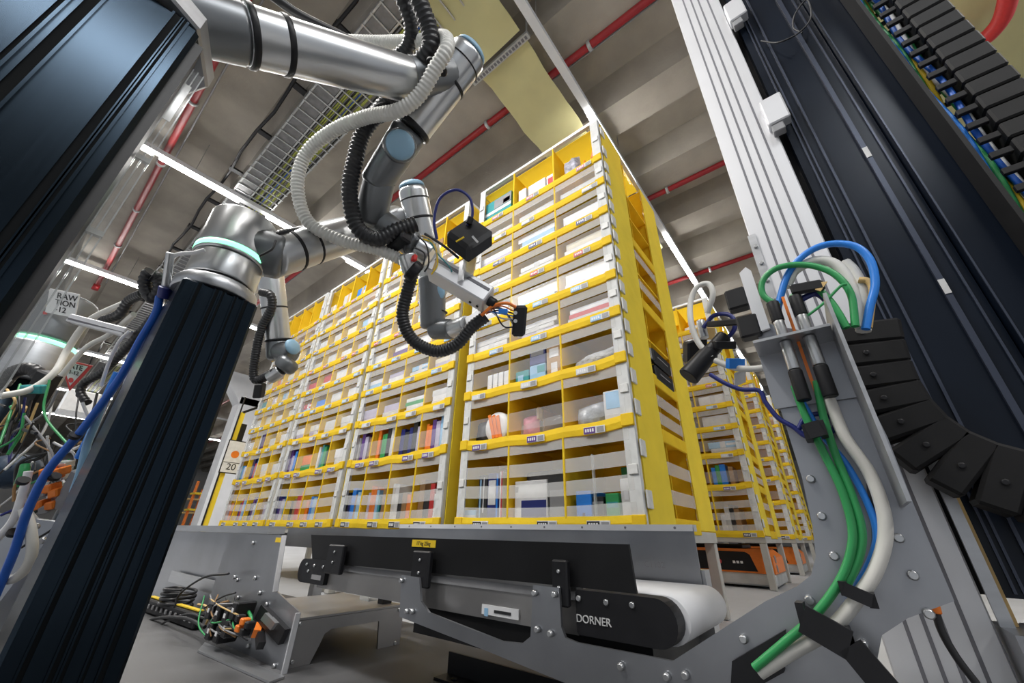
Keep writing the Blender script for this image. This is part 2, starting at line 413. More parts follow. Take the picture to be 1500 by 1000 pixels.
def text(s, size, mt, parent, org, ex, ey, name='lettering', align='CENTER', th=.0008):
    cu = bpy.data.curves.new(name, 'FONT'); cu.body = s; cu.size = size; cu.align_x = align; cu.align_y = 'CENTER'; cu.extrude = th
    tmp = bpy.data.objects.new('tmp', cu); COL.objects.link(tmp)
    dg = bpy.context.evaluated_depsgraph_get(); me = bpy.data.meshes.new_from_object(tmp.evaluated_get(dg))
    bpy.data.objects.remove(tmp); me.name = name
    ex = V(ex).normalized(); ey = V(ey).normalized(); ez = ex.cross(ey); org = V(org); off = WL[parent.name]
    for v in me.vertices: v.co = org + ex * v.co.x + ey * v.co.y + ez * v.co.z - off
    me.materials.clear(); me.materials.append(mt)
    o = bpy.data.objects.new(name, me); COL.objects.link(o); o.parent = parent; WL[o.name] = off
    return o
def sign(name, c, ex, ey, w_, h_, label, lines, col='c_white', border=None, size=None, tcol='c_black'):
    c = V(c); ex = V(ex).normalized(); ey = (V(ey) - ex * V(ey).dot(ex)).normalized(); ez = ex.cross(ey)
    t = thing(name, label, 'sign', c)
    if border: MB().obox(c - ez * .004, ex * (w_ / 2 + .012 * w_ / .2), ey * (h_ / 2 + .012 * w_ / .2), ez * .003).build('frame', M[border], t)
    MB().obox(c, ex * w_ / 2, ey * h_ / 2, ez * .0025).build('plate', M[col], t)
    for s, dx, dy, sz in lines: text(s, sz, M[tcol], t, c + ex * dx + ey * dy + ez * .0035, ex, ey)
    return t
c = A(343, 669, x=-5.9); exs = A(356, 668, x=-5.9) - A(331, 668, x=-5.9)
t = sign('bay_sign', c, (0, 1, 0), (0, 0, 1), .20, .38, 'black framed white bay sign reading 20 on the yellow post', [('20', 0, -.125, .11)], border='black')
MB().lathe(c + V((.003, .0, .03)), (1, 0, 0), [(0, .045), (.002, .045)], 16).build('emblem', M['c_orange'], t)
MB().box(c.x + .002, c.x + .004, c.y - .098, c.y + .098, c.z - .075, c.z - .068).build('rule', M['c_black'], t)
MB().box(-5.93, -5.905, c.y - .03, c.y + .03, 1.6, c.z - .17).build('stem', M['black'], t)

# ------------------------------------------------------------------ storage pods
LV = [.41, .805, 1.094, 1.34, 1.556, 1.78, 2.0, 2.226, 2.43]; TOP = 2.79
LABC = ['c_black', 'c_purple', 'c_pale', 'c_lightblue', 'c_lightblue', 'c_red', 'c_navy', 'c_pale', 'c_pink']
FD = .40
def label_mesh(k):
    b = MB(); b.cbox((0, 0, 0), (.052, 0, 0), (0, .002, 0), (0, 0, .016), .001, 0)
    b.box(-.05, .006, -.0032, -.0018, -.0135, .0135, 1); b.box(.014, .047, -.0032, -.0018, -.0115, .0115, 2)
    for q in range(4): b.box(-.043 + q * .0115, -.0355 + q * .0115, -.0042, -.003, -.007, .007, 3)
    return b.mesh('bin_label', [M['c_pale'] if k else M['c_pale'], M[LABC[k]], M['c_grey'], M['c_white']])
LM = [label_mesh(k) for k in range(9)]
def lip_mesh(wd, nc, sag):
    b = MB(); n = nc * 6; sec = [(.004, .030), (-.004, .031), (-.010, .004), (-.007, -.021), (.002, -.023)]; vs = []
    for i in range(n + 1):
        x = wd * i / n; f = math.sin(math.pi * ((i % 6) / 6)) ** 2; e = -sag * f - sag * 1.6 * math.sin(math.pi * i / n)
        for y, z in sec: vs.append((x, y - .004 * f, z + e))
    fs = []
    for i in range(n):
        for j in range(5): j2 = (j + 1) % 5; fs.append((i * 5 + j, i * 5 + j2, i * 5 + 5 + j2, i * 5 + 5 + j))
    fs += [tuple(range(5))[::-1], tuple(n * 5 + j for j in range(5))]
    b.add(vs, fs, 0, False); return b
def make_pod(wd, dep, nc, label, loc, detail=True):
    root = thing('storage_pod', label, 'storage pod', loc, 'yellow fabric storage pods')
    ox, oy = loc[0], loc[1]
    def B(name, mb, mt, par=None, **kw):
        for i, p in enumerate(mb.v): mb.v[i] = p + V((ox, oy, 0))
        return mb.build(name, mt, par or root, **kw)
    def link(me, x, y, z, par=None):
        o = bpy.data.objects.new(me.name, me); COL.objects.link(o); o.parent = par or root; o.location = (x, y, z); return o
    b = MB()
    for y in (.03, dep - .03): b.box(0, wd, y - .03, y + .03, .345, .395)
    for x in (.03, wd - .03): b.box(x - .03, x + .03, .06, dep - .06, .345, .395)
    B('stand_frame', b, M['stand'])
    leg = MB().cbox((0, 0, .173), (.026, 0, 0), (0, .026, 0), (0, 0, .171), .004).mesh('leg', M['stand'])
    for x in (.03, wd - .03):
        for y in (.03, dep - .03): link(leg, x, y, 0)
    post = MB().cbox((0, 0, (TOP + .4) / 2), (.016, 0, 0), (0, .014, 0), (0, 0, (TOP - .4) / 2), .004).mesh('post', M['post'])
    for x in (.018, wd - .018):
        for y in (.016, dep - .016): link(post, x, y, 0)
    clip = MB().cbox((0, 0, 0), (.019, 0, 0), (0, .003, 0), (0, 0, .020), .002).mesh('clip', M['clip'])
    clip2 = MB().cbox((0, 0, 0), (.004, 0, 0), (0, .026, 0), (0, 0, .034), .002).mesh('clip', M['clip'])
    band = MB().cbox((0, 0, 0), (.027, 0, 0), (0, .003, 0), (0, 0, .026), .002).mesh('wrap_patch', M['yellow'])
    for i in range(9):
        zt = LV[i + 1] if i < 8 else TOP
        for x in (.018, wd - .018):
            link(clip, x + (.008 if x < .1 else -.008), -.0065, LV[i] + (zt - LV[i]) * .5); link(band, x + (.008 if x < .1 else -.008), -.011, LV[i] + .004)
        if detail:
            for f in (.22, .72): link(clip2, wd + .008, .04, LV[i] + (zt - LV[i]) * f)
    for x in (0, wd):
        B('side_panel', MB().box(x - .004, x + .004, .03, .33, .40, TOP - .02), M['yellow_side'])
        B('side_panel', MB().box(x - .004, x + .004, dep - .30, dep - .01, .40, TOP - .02), M['yellow_side'])
    B('back_panel', MB().box(.01, wd - .01, FD, FD + .006, .40, TOP - .03), M['yellow'])
    B('inner_panel', MB().box(wd * .62, wd * .62 + .006, FD + .01, dep - .28, .40, TOP - .03), M['yellow'])
    B('rear_panel', MB().box(.01, wd - .01, dep - .29, dep - .284, .40, TOP - .03), M['yellow'])
    for x in (.028, wd - .028): B('edge_strip', MB().box(x - .026, x + .026, -.0025, -.001, .42, TOP - .01), M['edge'])
    B('top_cover', MB().box(.02, wd - .02, .03, dep - .3, TOP - .028, TOP - .024), M['yellow_top'])
    b = MB(); b.bar((0, .01, TOP), (wd, .01, TOP), .024, .024); b.bar((0, dep - .01, TOP), (wd, dep - .01, TOP), .024, .024)
    b.bar((.012, .022, TOP), (.012, dep - .022, TOP), .024, .024, (0, 0, 1)); b.bar((wd - .012, .022, TOP), (wd - .012, dep - .022, TOP), .024, .024)
    B('top_rail', b, M['post'])
    cw = wd / nc
    lipm = [lip_mesh(wd, nc, s_).mesh('shelf_lip', M['yellow']) for s_ in (.003, .009)]
    shelf = MB().box(.006, wd - .006, .004, dep - .01, -.006, .004).mesh('shelf', M['yellow'])
    wl = MB().cbox((0, 0, 0), (.006, 0, 0), (0, (dep - .63) / 2, 0), (0, 0, .032), .003).mesh('window_lip', M['yellow'])
    def strapm(h, sg):
        n = nc * 5; b = MB(); vs = []
        for i in range(n + 1):
            x = .03 + (wd - .06) * i / n; e = -sg * math.sin(math.pi * i / n)
            vs += [(x, -.003, e - h / 2), (x, -.003, e + h / 2), (x, -.001, e + h / 2), (x, -.001, e - h / 2)]
        fs = [(i * 4 + j, i * 4 + 4 + j, i * 4 + 4 + (j + 1) % 4, i * 4 + (j + 1) % 4) for i in range(n) for j in range(4)] + [(0, 1, 2, 3), (n * 4 + 3, n * 4 + 2, n * 4 + 1, n * 4)]
        b.add(vs, fs); return b.mesh('strap', M['strap'])
    s1 = strapm(.05, .004); s2 = strapm(.06, .012)
    film = MB().box(.03, wd - .03, -.006, -.0045, -.05, .05).mesh('retaining_film', M['film'])
    ws = MB().box(-.0015, .0015, -(dep - .64) / 2, (dep - .64) / 2, -.03, .03).mesh('window_strap', M['strap'])
    for i in range(9):
        z = LV[i]; zt = LV[i + 1] if i < 8 else TOP; h = zt - z
        link(shelf, 0, 0, z); link(lipm[1 if i in (1, 2) else 0], 0, 0, z)
        if i < 8: link(s1, 0, 0, zt - .055)
        if i == 0: link(s2, 0, 0, z + h * .62); link(s2, 0, 0, z + h * .38); link(s2, 0, -.001, z + h * .12)
        elif i in (1, 2): link(film, 0, 0, z + .085)
        elif i < 8: link(film, 0, 0, z + .075)
        dv = MB().box(-.002, .002, .006, FD - .002, .006, h - .03).cbox((0, -.001, h / 2 - .008), (.0055, 0, 0), (0, .005, 0), (0, 0, h / 2 - .012), .002).mesh('divider', M['yellow'])
        for c in range(1, nc): link(dv, cw * c + (random.uniform(-.012, .012) if i == 0 else 0), 0, z)
        for c in range(nc):
            link(LM[i], cw * (c + .5) + random.uniform(-.05, .08), -.0135 - (.004 if i in (1, 2) else 0), z + .004 - (.026 if i in (1, 2) else .010))
        if detail:
            if i in (0, 1, 2, 4, 6): link(wl, wd, (dep + .03) / 2, z)
            if i in (0, 1, 2, 4, 5): link(ws, wd, (dep + .03) / 2, z + h * .62)
            if i < 2: link(ws, wd, (dep + .03) / 2, z + h * .3)
    return root
PODX = [-1.62, -2.80, -3.92, -5.04]
make_pod(1.02, 1.0, 3, 'nearest yellow fabric storage pod with three columns of bins', (-1.62, 1.57, 0))
p2 = make_pod(1.06, 1.0, 4, 'second yellow storage pod from the right, left of the nearest pod', (-2.80, 1.57, 0), False)
p3 = copy_tree(p2, (-3.92, 1.57, 0)); p3['label'] = 'third yellow storage pod from the right, behind the far robot wrist'
p4 = copy_tree(p2, (-5.04, 1.57, 0)); p4['label'] = 'farthest left yellow storage pod, by the white pillar'
q1 = make_pod(1.02, 1.0, 3, 'yellow storage pod in the row behind the nearest pod, over an orange robot', (-1.62, 4.2, 0))
q2 = copy_tree(q1, (-1.60, 6.3, 0)); q2['label'] = 'second yellow pod down the right aisle, partly hidden'
q3 = copy_tree(q1, (-1.58, 8.4, 0)); q3['label'] = 'farthest yellow pod down the right aisle'

# ---- contents of the bins
ORD = ['first', 'second', 'third', 'fourth', 'fifth', 'sixth', 'seventh', 'eighth', 'ninth', 'tenth', 'eleventh', 'twelfth']
def book_mb(c, ax, ay, az):
    """closed book: two boards and spine (0) round a page block (1); ax = width to fore-edge, az = thickness"""
    c = V(c); ax = V(ax); ay = V(ay); az = V(az); t = az.length; q = az.normalized(); n = ax.normalized(); e = ay.normalized()
    b = MB(); bt = min(.0022, t * .2)
    b.obox(c + q * (t - bt), ax, ay, q * bt); b.obox(c - q * (t - bt), ax, ay, q * bt)
    b.obox(c - ax + n * .0015, n * .0015, ay, q * (t - 2 * bt)); b.obox(c + n * 0, ax - n * .006, ay - e * .004, q * (t - 2 * bt), 1)
    return b
def carton_mb(c, ax, ay, az):
    c = V(c); ax = V(ax); ay = V(ay); az = V(az); b = MB()
    b.cbox(c, ax, ay, az, .003)
    n = ay.normalized(); f = -1
    b.obox(c - ay - n * .0004, ax * .18, n * .0006, az * .99, 1); b.obox(c - ay * 1 - n * .0006 + ax * .55, ax * .3, n * .0006, az * .35, 2)
    return b
def packet_mb(c, ax, ay, az):
    """soft pillow packet"""
    c = V(c); ax = V(ax); ay = V(ay); az = V(az); b = MB(); n = 7; m_ = 7; vs = []; fs = []
    for sgn in (-1, 1):
        for i in range(n):
            for j in range(m_):
                u = i / (n - 1) * 2 - 1; v_ = j / (m_ - 1) * 2 - 1
                bul = ((1 - u ** 4) * (1 - v_ ** 4)) ** .6 * (1 + .25 * math.sin(5 * u + 3 * v_ + c.x * 40)) * .8
                vs.append(c + ax * u * (1 - .08 * v_ * v_) + az * v_ * (1 - .08 * u * u) + ay * sgn * bul)
    for q in range(2):
        for i in range(n - 1):
            for j in range(m_ - 1):
                a = q * n * m_ + i * m_ + j; f = (a, a + 1, a + m_ + 1, a + m_); fs.append(f if q == 0 else f[::-1])
    b.add(vs, fs, 0, True); return b
CNT = {}
def item(kind, mb, mats, label, group):
    CNT[kind] = CNT.get(kind, 0) + 1
    return tag(mb.build(kind, mats), label, {'book': 'book', 'carton': 'box', 'packet': 'packet', 'flat_box': 'box', 'folder': 'folder'}[kind], group)
PALE = ['white', 'pale', 'white', 'pale', 'white', 'cream', 'lilac', 'paper', 'pale', 'white', 'lightblue']
BRT = ['navy', 'red', 'azure', 'black', 'teal', 'white', 'pale', 'orange', 'green', 'brown', 'purple', 'white', 'lightblue', 'black', 'lilac']
NM = {'pale': 'grey', 'paper': 'ivory', 'azure': 'bright blue', 'lightblue': 'light blue', 'navy': 'navy blue'}
def fill_cell(x0, x1, y, z, h, row, where, gname, dense=1.0, rng=random):
    x0 += .02; x1 -= .02; wv = x1 - x0
    up = (rng.random() < (.62 if row in (0, 1) else .25)) and row < 8
    z += .0045
    grp = gname
    if row >= 3 and row < 8 or (row in (1, 2) and not up):
        n = rng.choice([2, 3, 3, 4]) if dense >= 1 else rng.choice([1, 2, 2]); hh = min(h - .085, .15); zz = z
        if row in (1, 2): hh = min(h * .55, .18)
        kind = rng.choice(['book', 'flat_box', 'book'])
        for k in range(n):
            th = hh / n * rng.uniform(.72, .98); cn = rng.choice(PALE if rng.random() < .85 else BRT); ww = wv * rng.uniform(.82, .97) / 2
            cx = (x0 + x1) / 2 + rng.uniform(-1, 1) * (wv / 2 - ww); dp = rng.uniform(.10, .15)
            cy = y + .028 + dp
            lab = f"{NM.get(cn, cn)} {'book' if kind == 'book' else 'flat box'} lying {ORD[k]} from bottom, {where}"
            if kind == 'book': mb = book_mb((cx, cy, zz + th / 2), (0, dp, 0), (ww, 0, 0), (0, 0, th / 2))
            else: mb = carton_mb((cx, cy, zz + th / 2), (ww, 0, 0), (0, dp, 0), (0, 0, th / 2))
            item(kind, mb, [M['c_' + cn], M['c_paper'] if kind == 'book' else M['c_pale'], M['c_white']], lab, grp); zz += th + .0006
    elif up or row == 0:
        x = x0; k = 0; kind = rng.choice(['book', 'folder'])
        while x < x1 - .02 and k < (7 if dense >= 1 else 4):
            th = rng.uniform(.02, .05) if dense >= 1 else rng.uniform(.03, .06)
            if x + th > x1: break
            hh = min(h - .06, rng.uniform(.15, .24)); dp = rng.uniform(.08, .13); cn = rng.choice(BRT)
            lab = f"{NM.get(cn, cn)} {'upright book' if kind == 'book' else 'upright folder'} {ORD[k]} from left, {where}"
            item(kind, book_mb((x + th / 2, y + .03 + dp, z + hh / 2), (0, dp, 0), (0, 0, hh / 2), (th / 2 * .96, 0, 0)), [M['c_' + cn], M['c_paper']], lab, grp)
            x += th + .001 + (rng.random() < .15) * .02; k += 1
    else:
        n = rng.choice([1, 2, 2]); x = x0
        for k in range(n):
            ww = wv / n * rng.uniform(.75, .93); hh = min(h - .07, rng.uniform(.10, .2)); cn = rng.choice(PALE + BRT)
            kind = rng.choice(['carton', 'packet'])
            lab = f"{NM.get(cn, cn)} {'carton' if kind == 'carton' else 'soft packet'} {ORD[k]} from left, {where}"
            if kind == 'carton': mb = carton_mb((x + ww / 2, y + .15, z + hh / 2), (ww / 2, 0, 0), (0, .11, 0), (0, 0, hh / 2))
            else: mb = packet_mb((x + ww / 2, y + .10, z + hh / 2), (ww / 2, 0, 0), (0, .035, 0), (0, 0, hh / 2))
            item(kind, mb, [M['c_' + cn], M['c_tan'], M['c_white']], lab, grp); x += wv / n
def fill_pod(px, py, wd, nc, pname, gname, skip=(), dense=1.0):
    rng = random.Random(int(px * 977 + py * 31) & 0xffff); cw = wd / nc
    for i in range(9):
        zt = LV[i + 1] if i < 8 else TOP
        for c in range(nc):
            if (i, c) in skip: continue
            if rng.random() < .04: continue
            fill_cell(px + cw * c, px + cw * (c + 1), py, LV[i], zt - LV[i], i, f"{ORD[c]} bin, {ORD[i]} shelf up, {pname}", gname, dense, rng)
NEAR_SKIP = {(0, 0), (0, 1), (0, 2), (1, 0), (1, 1), (1, 2), (2, 0), (2, 1), (2, 2), (8, 0), (8, 1), (8, 2)}
fill_pod(-1.62, 1.57, 1.02, 3, 'nearest pod', 'goods in the nearest pod', NEAR_SKIP)
fill_pod(-2.80, 1.57, 1.06, 4, 'second pod', 'goods in the second pod')
fill_pod(-3.92, 1.57, 1.06, 4, 'third pod', 'goods in the third pod', dense=.6)
fill_pod(-5.04, 1.57, 1.06, 4, 'farthest left pod', 'goods in the farthest left pod', dense=.6)
fill_pod(-1.62, 4.2, 1.02, 3, 'rear pod', 'goods in the rear pod', {(i, 0) for i in range(9)}, dense=.6)

# ---- the recognisable goods of the nearest pod (x per column: -1.62, -1.28, -.94, -.60)
Y0 = 1.57
def ubox(name, x0, x1, z, h, col, label, cat, yo=.03, dp=.2, extra=None, tilt=0):
    t = thing(name, label, cat, ((x0 + x1) / 2, Y0 + yo + dp / 2, z))
    b = MB(); c = V(((x0 + x1) / 2, Y0 + yo + dp / 2, z + h / 2)); b.cbox(c, ((x1 - x0) / 2, 0, 0), (0, dp / 2, 0), (0, 0, h / 2), .003)
    b.build('body', M['c_' + col], t)
    if extra:
        for (nm, fx0, fx1, fz0, fz1, cc) in extra:
            MB().box(x0 + (x1 - x0) * fx0, x0 + (x1 - x0) * fx1, Y0 + yo - .0016, Y0 + yo - .0002, z + h * fz0, z + h * fz1).build(nm, M['c_' + cc], t)
    return t
z = LV[0] + .0045
ubox('hanging_pack', -1.50, -1.44, z, .23, 'black', 'black upright pack with light stripes, lower left bin, nearest pod', 'pack', extra=[('stripe', .2, .35, .1, .9, 'lightblue'), ('stripe', .6, .7, .2, .95, 'white')])
ubox('hanging_pack', -1.435, -1.36, z, .235, 'navy', 'navy pack with large white figure print, lower left bin, nearest pod', 'pack', extra=[('print', .1, .75, .35, .85, 'white'), ('stripe', .82, .95, .05, .97, 'azure')])
ubox('hanging_pack', -1.355, -1.335, z, .24, 'white', 'thin white upright pack with red edge, lower left bin, nearest pod', 'pack', extra=[('stripe', .6, 1, 0, 1, 'red')])
ubox('flat_carton', -1.60, -1.51, z, .06, 'lightblue', 'small light blue carton on the floor of the lower left bin', 'box', extra=[('band', 0, 1, .4, .6, 'white')])
ubox('appliance_box', -1.255, -1.065, z, .185, 'white', 'white appliance box with dark panel picture, lower middle bin', 'box', extra=[('panel', .22, .97, .08, .52, 'navy'), ('mark', .03, .12, .72, .86, 'grey')])
ubox('mesh_basket_box', -1.06, -.955, z, .225, 'black', 'black box beside the white appliance box, lower middle bin', 'box', extra=[('print', .1, .9, .1, .6, 'grey')])
tag(packet_mb((-1.16, Y0 + .13, z + .185 + .028), (.095, 0, 0), (0, .05, 0), (0, 0, .027)).build('folded_bag', M['c_black']), 'crumpled black bag lying on top of the white appliance box', 'bag')
ubox('blue_folder', -.915, -.84, z, .125, 'azure', 'bright blue upright folder with rounded corner, lower right bin', 'folder', extra=[('mark', .4, .55, .15, .3, 'navy')])
ubox('dark_carton', -.835, -.785, z, .10, 'black', 'small black carton between blue folder and green box', 'box', extra=[('band', 0, 1, .7, .8, 'grey')])
ubox('green_box', -.775, -.715, z, .11, 'green', 'dark green box, lower right bin of nearest pod', 'box', extra=[('band', .1, .9, .5, .7, 'teal')])
ubox('tall_green_box', -.79, -.66, z, .245, 'green', 'tall dark green picture box behind others, lower right bin', 'box', yo=.25, dp=.1, extra=[('print', .1, .5, .4, .8, 'tan')])
ubox('grey_carton', -.705, -.655, z, .165, 'pale', 'plain pale grey carton beside the red toothbrush pack', 'box', extra=[('mark', .3, .7, .5, .7, 'white')])
ubox('red_pack', -.65, -.62, z, .21, 'red', 'slim red upright blister pack by the right post', 'pack', extra=[('print', .1, .9, .8, .98, 'navy'), ('stripe', .35, .6, .05, .75, 'white')])
MB_ = MB().box(-.815, -.808, Y0 + .005, Y0 + .02, z, z + .27)
tag(MB_.build('glass_strip', M['clear_edge']), 'clear upright plastic strip at front of lower right bin', 'strip')
z = LV[1] + .0045
tag(packet_mb((-1.545, Y0 + .1, z + .075), (.05, 0, 0), (0, .04, 0), (0, 0, .075)).build('dark_pouch', M['c_black']), 'crumpled black pouch beside the orange tape roll', 'pouch')
t = thing('tape_roll', 'round white tape roll with orange straps, second shelf, nearest pod', 'roll', (-1.40, Y0 + .08, z))
c = V((-1.395, Y0 + .05, z + .085))
MB().lathe(c + V((0, .07, 0)), (0, -1, 0), [(0, .05), (0, .083), (.01, .085), (.075, .085), (.082, .083), (.082, .05)], 26).build('roll', M['c_white'], t)
for k in range(3): MB().bar(c + V((-.015 + k * .024, -.016, -.06 + k * -.002)), c + V((-.055 + k * .03, -.016, .075 - k * .006)), .022, .006, (0, 1, 0), ch=.002).build('strap', M['c_orange'], t)
tag(packet_mb((-1.215, Y0 + .12, z + .07), (.052, 0, 0), (0, .05, 0), (0, 0, .07)).build('pink_parcel', M['c_pink']), 'pink wrapped parcel on second shelf, nearest pod', 'parcel')
t = thing('kraft_tray', 'open brown kraft cardboard tray behind the pink parcel', 'tray', (-1.09, Y0 + .25, z))
b = MB(); b.box(-1.155, -1.15, Y0 + .14, Y0 + .36, z, z + .17); b.box(-.975, -.97, Y0 + .14, Y0 + .36, z, z + .17); b.box(-1.15, -.975, Y0 + .355, Y0 + .36, z, z + .17); b.box(-1.15, -.975, Y0 + .14, Y0 + .355, z, z + .004)
b.build('wall', M['c_kraft'], t); MB().obox((-1.165, Y0 + .12, z + .14), (.015, -.012, 0), (0, .02, .0), (0, 0, .03)).build('flap', M['c_cream'], t)
ubox('brown_carton', -1.06, -.985, z + .005, .14, 'brown', 'dark brown carton standing inside the kraft tray', 'box', yo=.18, dp=.1, extra=[('band', 0, 1, .6, .7, 'kraft')])
tag(packet_mb((-1.11, Y0 + .055, z + .045), (.13, 0, .012), (0, .03, 0), (0, 0, .042)).build('plastic_bag', M['film']), 'clear plastic bag sagging across the second shelf, middle bin', 'bag')
tag(packet_mb((-.83, Y0 + .09, z + .065), (.085, 0, .01), (0, .05, 0), (0, 0, .062)).build('poly_mailer', mat('grey_poly', (.35, .37, .40), .25, noise=.3, nscale=22, bump=.5, bscale=40)), 'shiny grey plastic mailer with blue print, second shelf, right bin', 'packet')
ubox('blue_pack', -.745, -.66, z, .155, 'pale', 'grey pack with pale blue label, second shelf, right bin', 'pack', extra=[('label', .15, .95, .45, .95, 'lightblue')])
z = LV[2] + .0045
for k in range(4): ubox('slim_white_box', -1.475 + k * .042, -1.436 + k * .042, z, .115, 'white', f'slim white box {ORD[k]} from left of four, third shelf, nearest pod', 'box', extra=[('edge', .9, 1, 0, 1, 'pale')])
ubox('teal_pack', -1.262, -1.17, z, .085, 'teal', 'teal shiny pack at left of third shelf middle bin', 'pack', extra=[('print', .2, .6, .3, .7, 'lightblue')])
ubox('navy_pack', -1.165, -1.06, z + .10, .085, 'navy', 'navy pack resting on the light blue box, third shelf', 'pack', extra=[('print', .1, .9, .6, .9, 'grey')])
ubox('light_blue_box', -1.165, -1.06, z, .098, 'lightblue', 'light blue box under the navy pack, third shelf', 'box', extra=[('print', .5, .95, .5, .9, 'teal')])
ubox('tan_box', -1.052, -.955, z, .185, 'kraft', 'tan cardboard box with white labels, third shelf, middle bin', 'box', extra=[('label', .2, .8, .62, .9, 'white'), ('label', .3, .7, .15, .45, 'white')])
tag(packet_mb((-.77, Y0 + .08, z + .05), (.14, 0, .022), (0, .05, 0), (0, 0, .045)).build('bubble_mailer', mat('grey_bubble', (.45, .46, .47), .3, noise=.25, nscale=30, bump=.6, bscale=70)), 'long grey bubble mailer on third shelf, right bin', 'packet')
tag(packet_mb((-.79, Y0 + .24, z + .08), (.07, 0, 0), (0, .05, 0), (0, 0, .05)).build('dark_packet', M['c_black']), 'dark packet behind the grey bubble mailer', 'packet')
z = LV[8] + .0045
ubox('picture_box', -1.585, -1.33, z, .235, 'teal', 'teal and grey picture box on the top shelf, left bin', 'box', extra=[('print', 0, 1, .42, .55, 'white'), ('print', .35, 1, .58, .95, 'grey'), ('base', 0, 1, 0, .12, 'white'), ('print', .7, .95, .62, .8, 'pink')])
ubox('orange_box', -1.56, -1.34, z, .30, 'orange', 'orange box behind the teal picture box, top shelf', 'box', yo=.26, dp=.1, extra=[('band', 0, 1, .8, .9, 'yellow')])
ubox('white_carton', -1.262, -1.195, z, .17, 'white', 'narrow white carton on top shelf, left of the middle bin', 'box', extra=[('band', 0, 1, .1, .2, 'pale')])
ubox('wide_white_carton', -1.175, -1.03, z, .16, 'white', 'wide white carton on top shelf, middle bin', 'box', extra=[('mark', .05, .4, .0, .12, 'black')])
ubox('red_white_carton', -1.02, -.955, z, .15, 'white', 'small white carton with red panel on top shelf', 'box', extra=[('print', .2, .8, .3, .8, 'red')])
tag(packet_mb((-.845, Y0 + .09, z + .125), (.062, 0, 0), (0, .05, 0), (0, 0, .125)).build('figure_pack', mat('mottled_pack', (.32, .32, .38), .5, noise=.9, nscale=22)), 'mottled grey and black plush pack on top shelf, right bin', 'packet')
for k, (x0, hh) in enumerate(((-.745, .15), (-.68, .21))):
    t = thing('paper_cone', ('short' if k == 0 else 'tall') + ' red and white paper cone on top shelf, right bin', 'cone', (x0, Y0 + .07, z))
    MB().lathe((x0, Y0 + .07, z), (0, 0, 1), [(0, .036), (hh * .4, .026)], 14).build('base', M['c_white'], t)
    MB().lathe((x0, Y0 + .07, z + hh * .4), (0, 0, 1), [(0, .026), (hh * .6, .002)], 14).build('tip', M['c_orange'], t)
# black cases in the pod's side window
for k, zz in enumerate((1.10, 1.20)):
    t = thing('case', ('lower' if k == 0 else 'upper') + ' black case poking out of the side window of nearest pod', 'case', (-.66, 2.07, zz))
    MB().cbox((-.665, 2.08, zz + .046), (.075, .0, 0), (0, .14, 0), (0, 0, .042), .008).build('shell', M['black'], t)
    MB().box(-.592, -.588, 2.0, 2.16, zz + .044, zz + .05).build('seam', M['c_grey'], t)

# ------------------------------------------------------------------ orange transport robots under the pods
def agv(x, y, lab):
    t = thing('transport_robot', lab, 'robot', (x, y, 0), 'orange transport robots')
    w2, d2 = .40, .32
    MB().cbox((x, y, .065), (w2, 0, 0), (0, d2, 0), (0, 0, .045), .012).build('bumper', M['zinc'], t)
    b = MB(); pr = [(-w2, .112), (w2, .112), (w2, .235), (w2 - .07, .295), (-w2 + .07, .295), (-w2, .235)]
    b.prism([V((x + a, y - d2 + .01, c)) for a, c in pr], (0, 2 * d2 - .02, 0)); b.build('shell', M['c_orange'], t)
    b = MB(); pr = [(-.30, .125), (.27, .125), (.235, .25), (.20, .272), (-.30, .272)]
    b.prism([V((x + a, y - d2 + .004, c)) for a, c in pr], (0, .005, 0)); b.build('front_panel', M['black_sat'], t)
    MB().lathe((x - .02, y - d2 + .003, .19), (0, -1, 0), [(0, .02), (.006, .018), (.009, .008)], 16).build('button', M['c_red'], t)
    for k in range(3): MB().box(x + .09 + k * .03, x + .11 + k * .03, y - d2 + .001, y - d2 + .0035, .18, .20).build('indicator', M['c_white'], t)
    for zz in (.15, .22): MB().lathe((x + w2 - .001, y - d2 + .14, zz), (1, 0, 0), [(0, .03), (.006, .03), (.006, .02), (.002, .018)], 14).build('port', M['c_grey'], t)
    MB().cbox((x - .05, y, .312), (.22, 0, 0), (0, .2, 0), (0, 0, .016), .006).build('lift_plate', M['black'], t)
agv(-1.0, 4.62, 'orange transport robot with black front panel under the rear pod')
agv(-1.12, 2.12, 'orange transport robot in shadow under the nearest pod')
agv(-1.0, 6.72, 'orange transport robot far down the right aisle')

# ------------------------------------------------------------------ belt conveyor
YC = .75
P = lambda px, py: A(px, py, y=YC)
t = thing('belt_conveyor', 'belt conveyor with white belt and black side guard in front of the pods', 'conveyor', (-.85, .87, 0))
prof = []
for k in range(13): a_ = -math.pi / 2 + math.pi * k / 12; prof.append((-.274 + .034 * math.cos(a_), .241 + .034 * math.sin(a_)))
pl = [V((x, YC + .012, zz)) for x, zz in prof] + [V((-1.445, YC + .012, .275)), V((-1.465, YC + .012, .241)), V((-1.445, YC + .012, .207))]
b = MB(); b.prism(pl, (0, .238, 0)); b.sm = [q > 1 for q in range(len(b.f))]; b.build('belt', M['belt'], t)
MB().box(-1.36, -.43, YC - .012, YC + .0115, .204, .279).build('side_rail', M['bench'], t)
MB().box(-1.34, -.43, YC - .0145, YC - .0121, .256, .270).build('rail_slot', M['c_grey'], t)
MB().box(-1.37, -.40, YC + .251, YC + .262, .204, .274).build('side_rail', M['bench'], t)
MB().box(-.885, -.30, YC - .006, YC + .24, .150, .2035).build('under_pan', M['black_sat'], t)
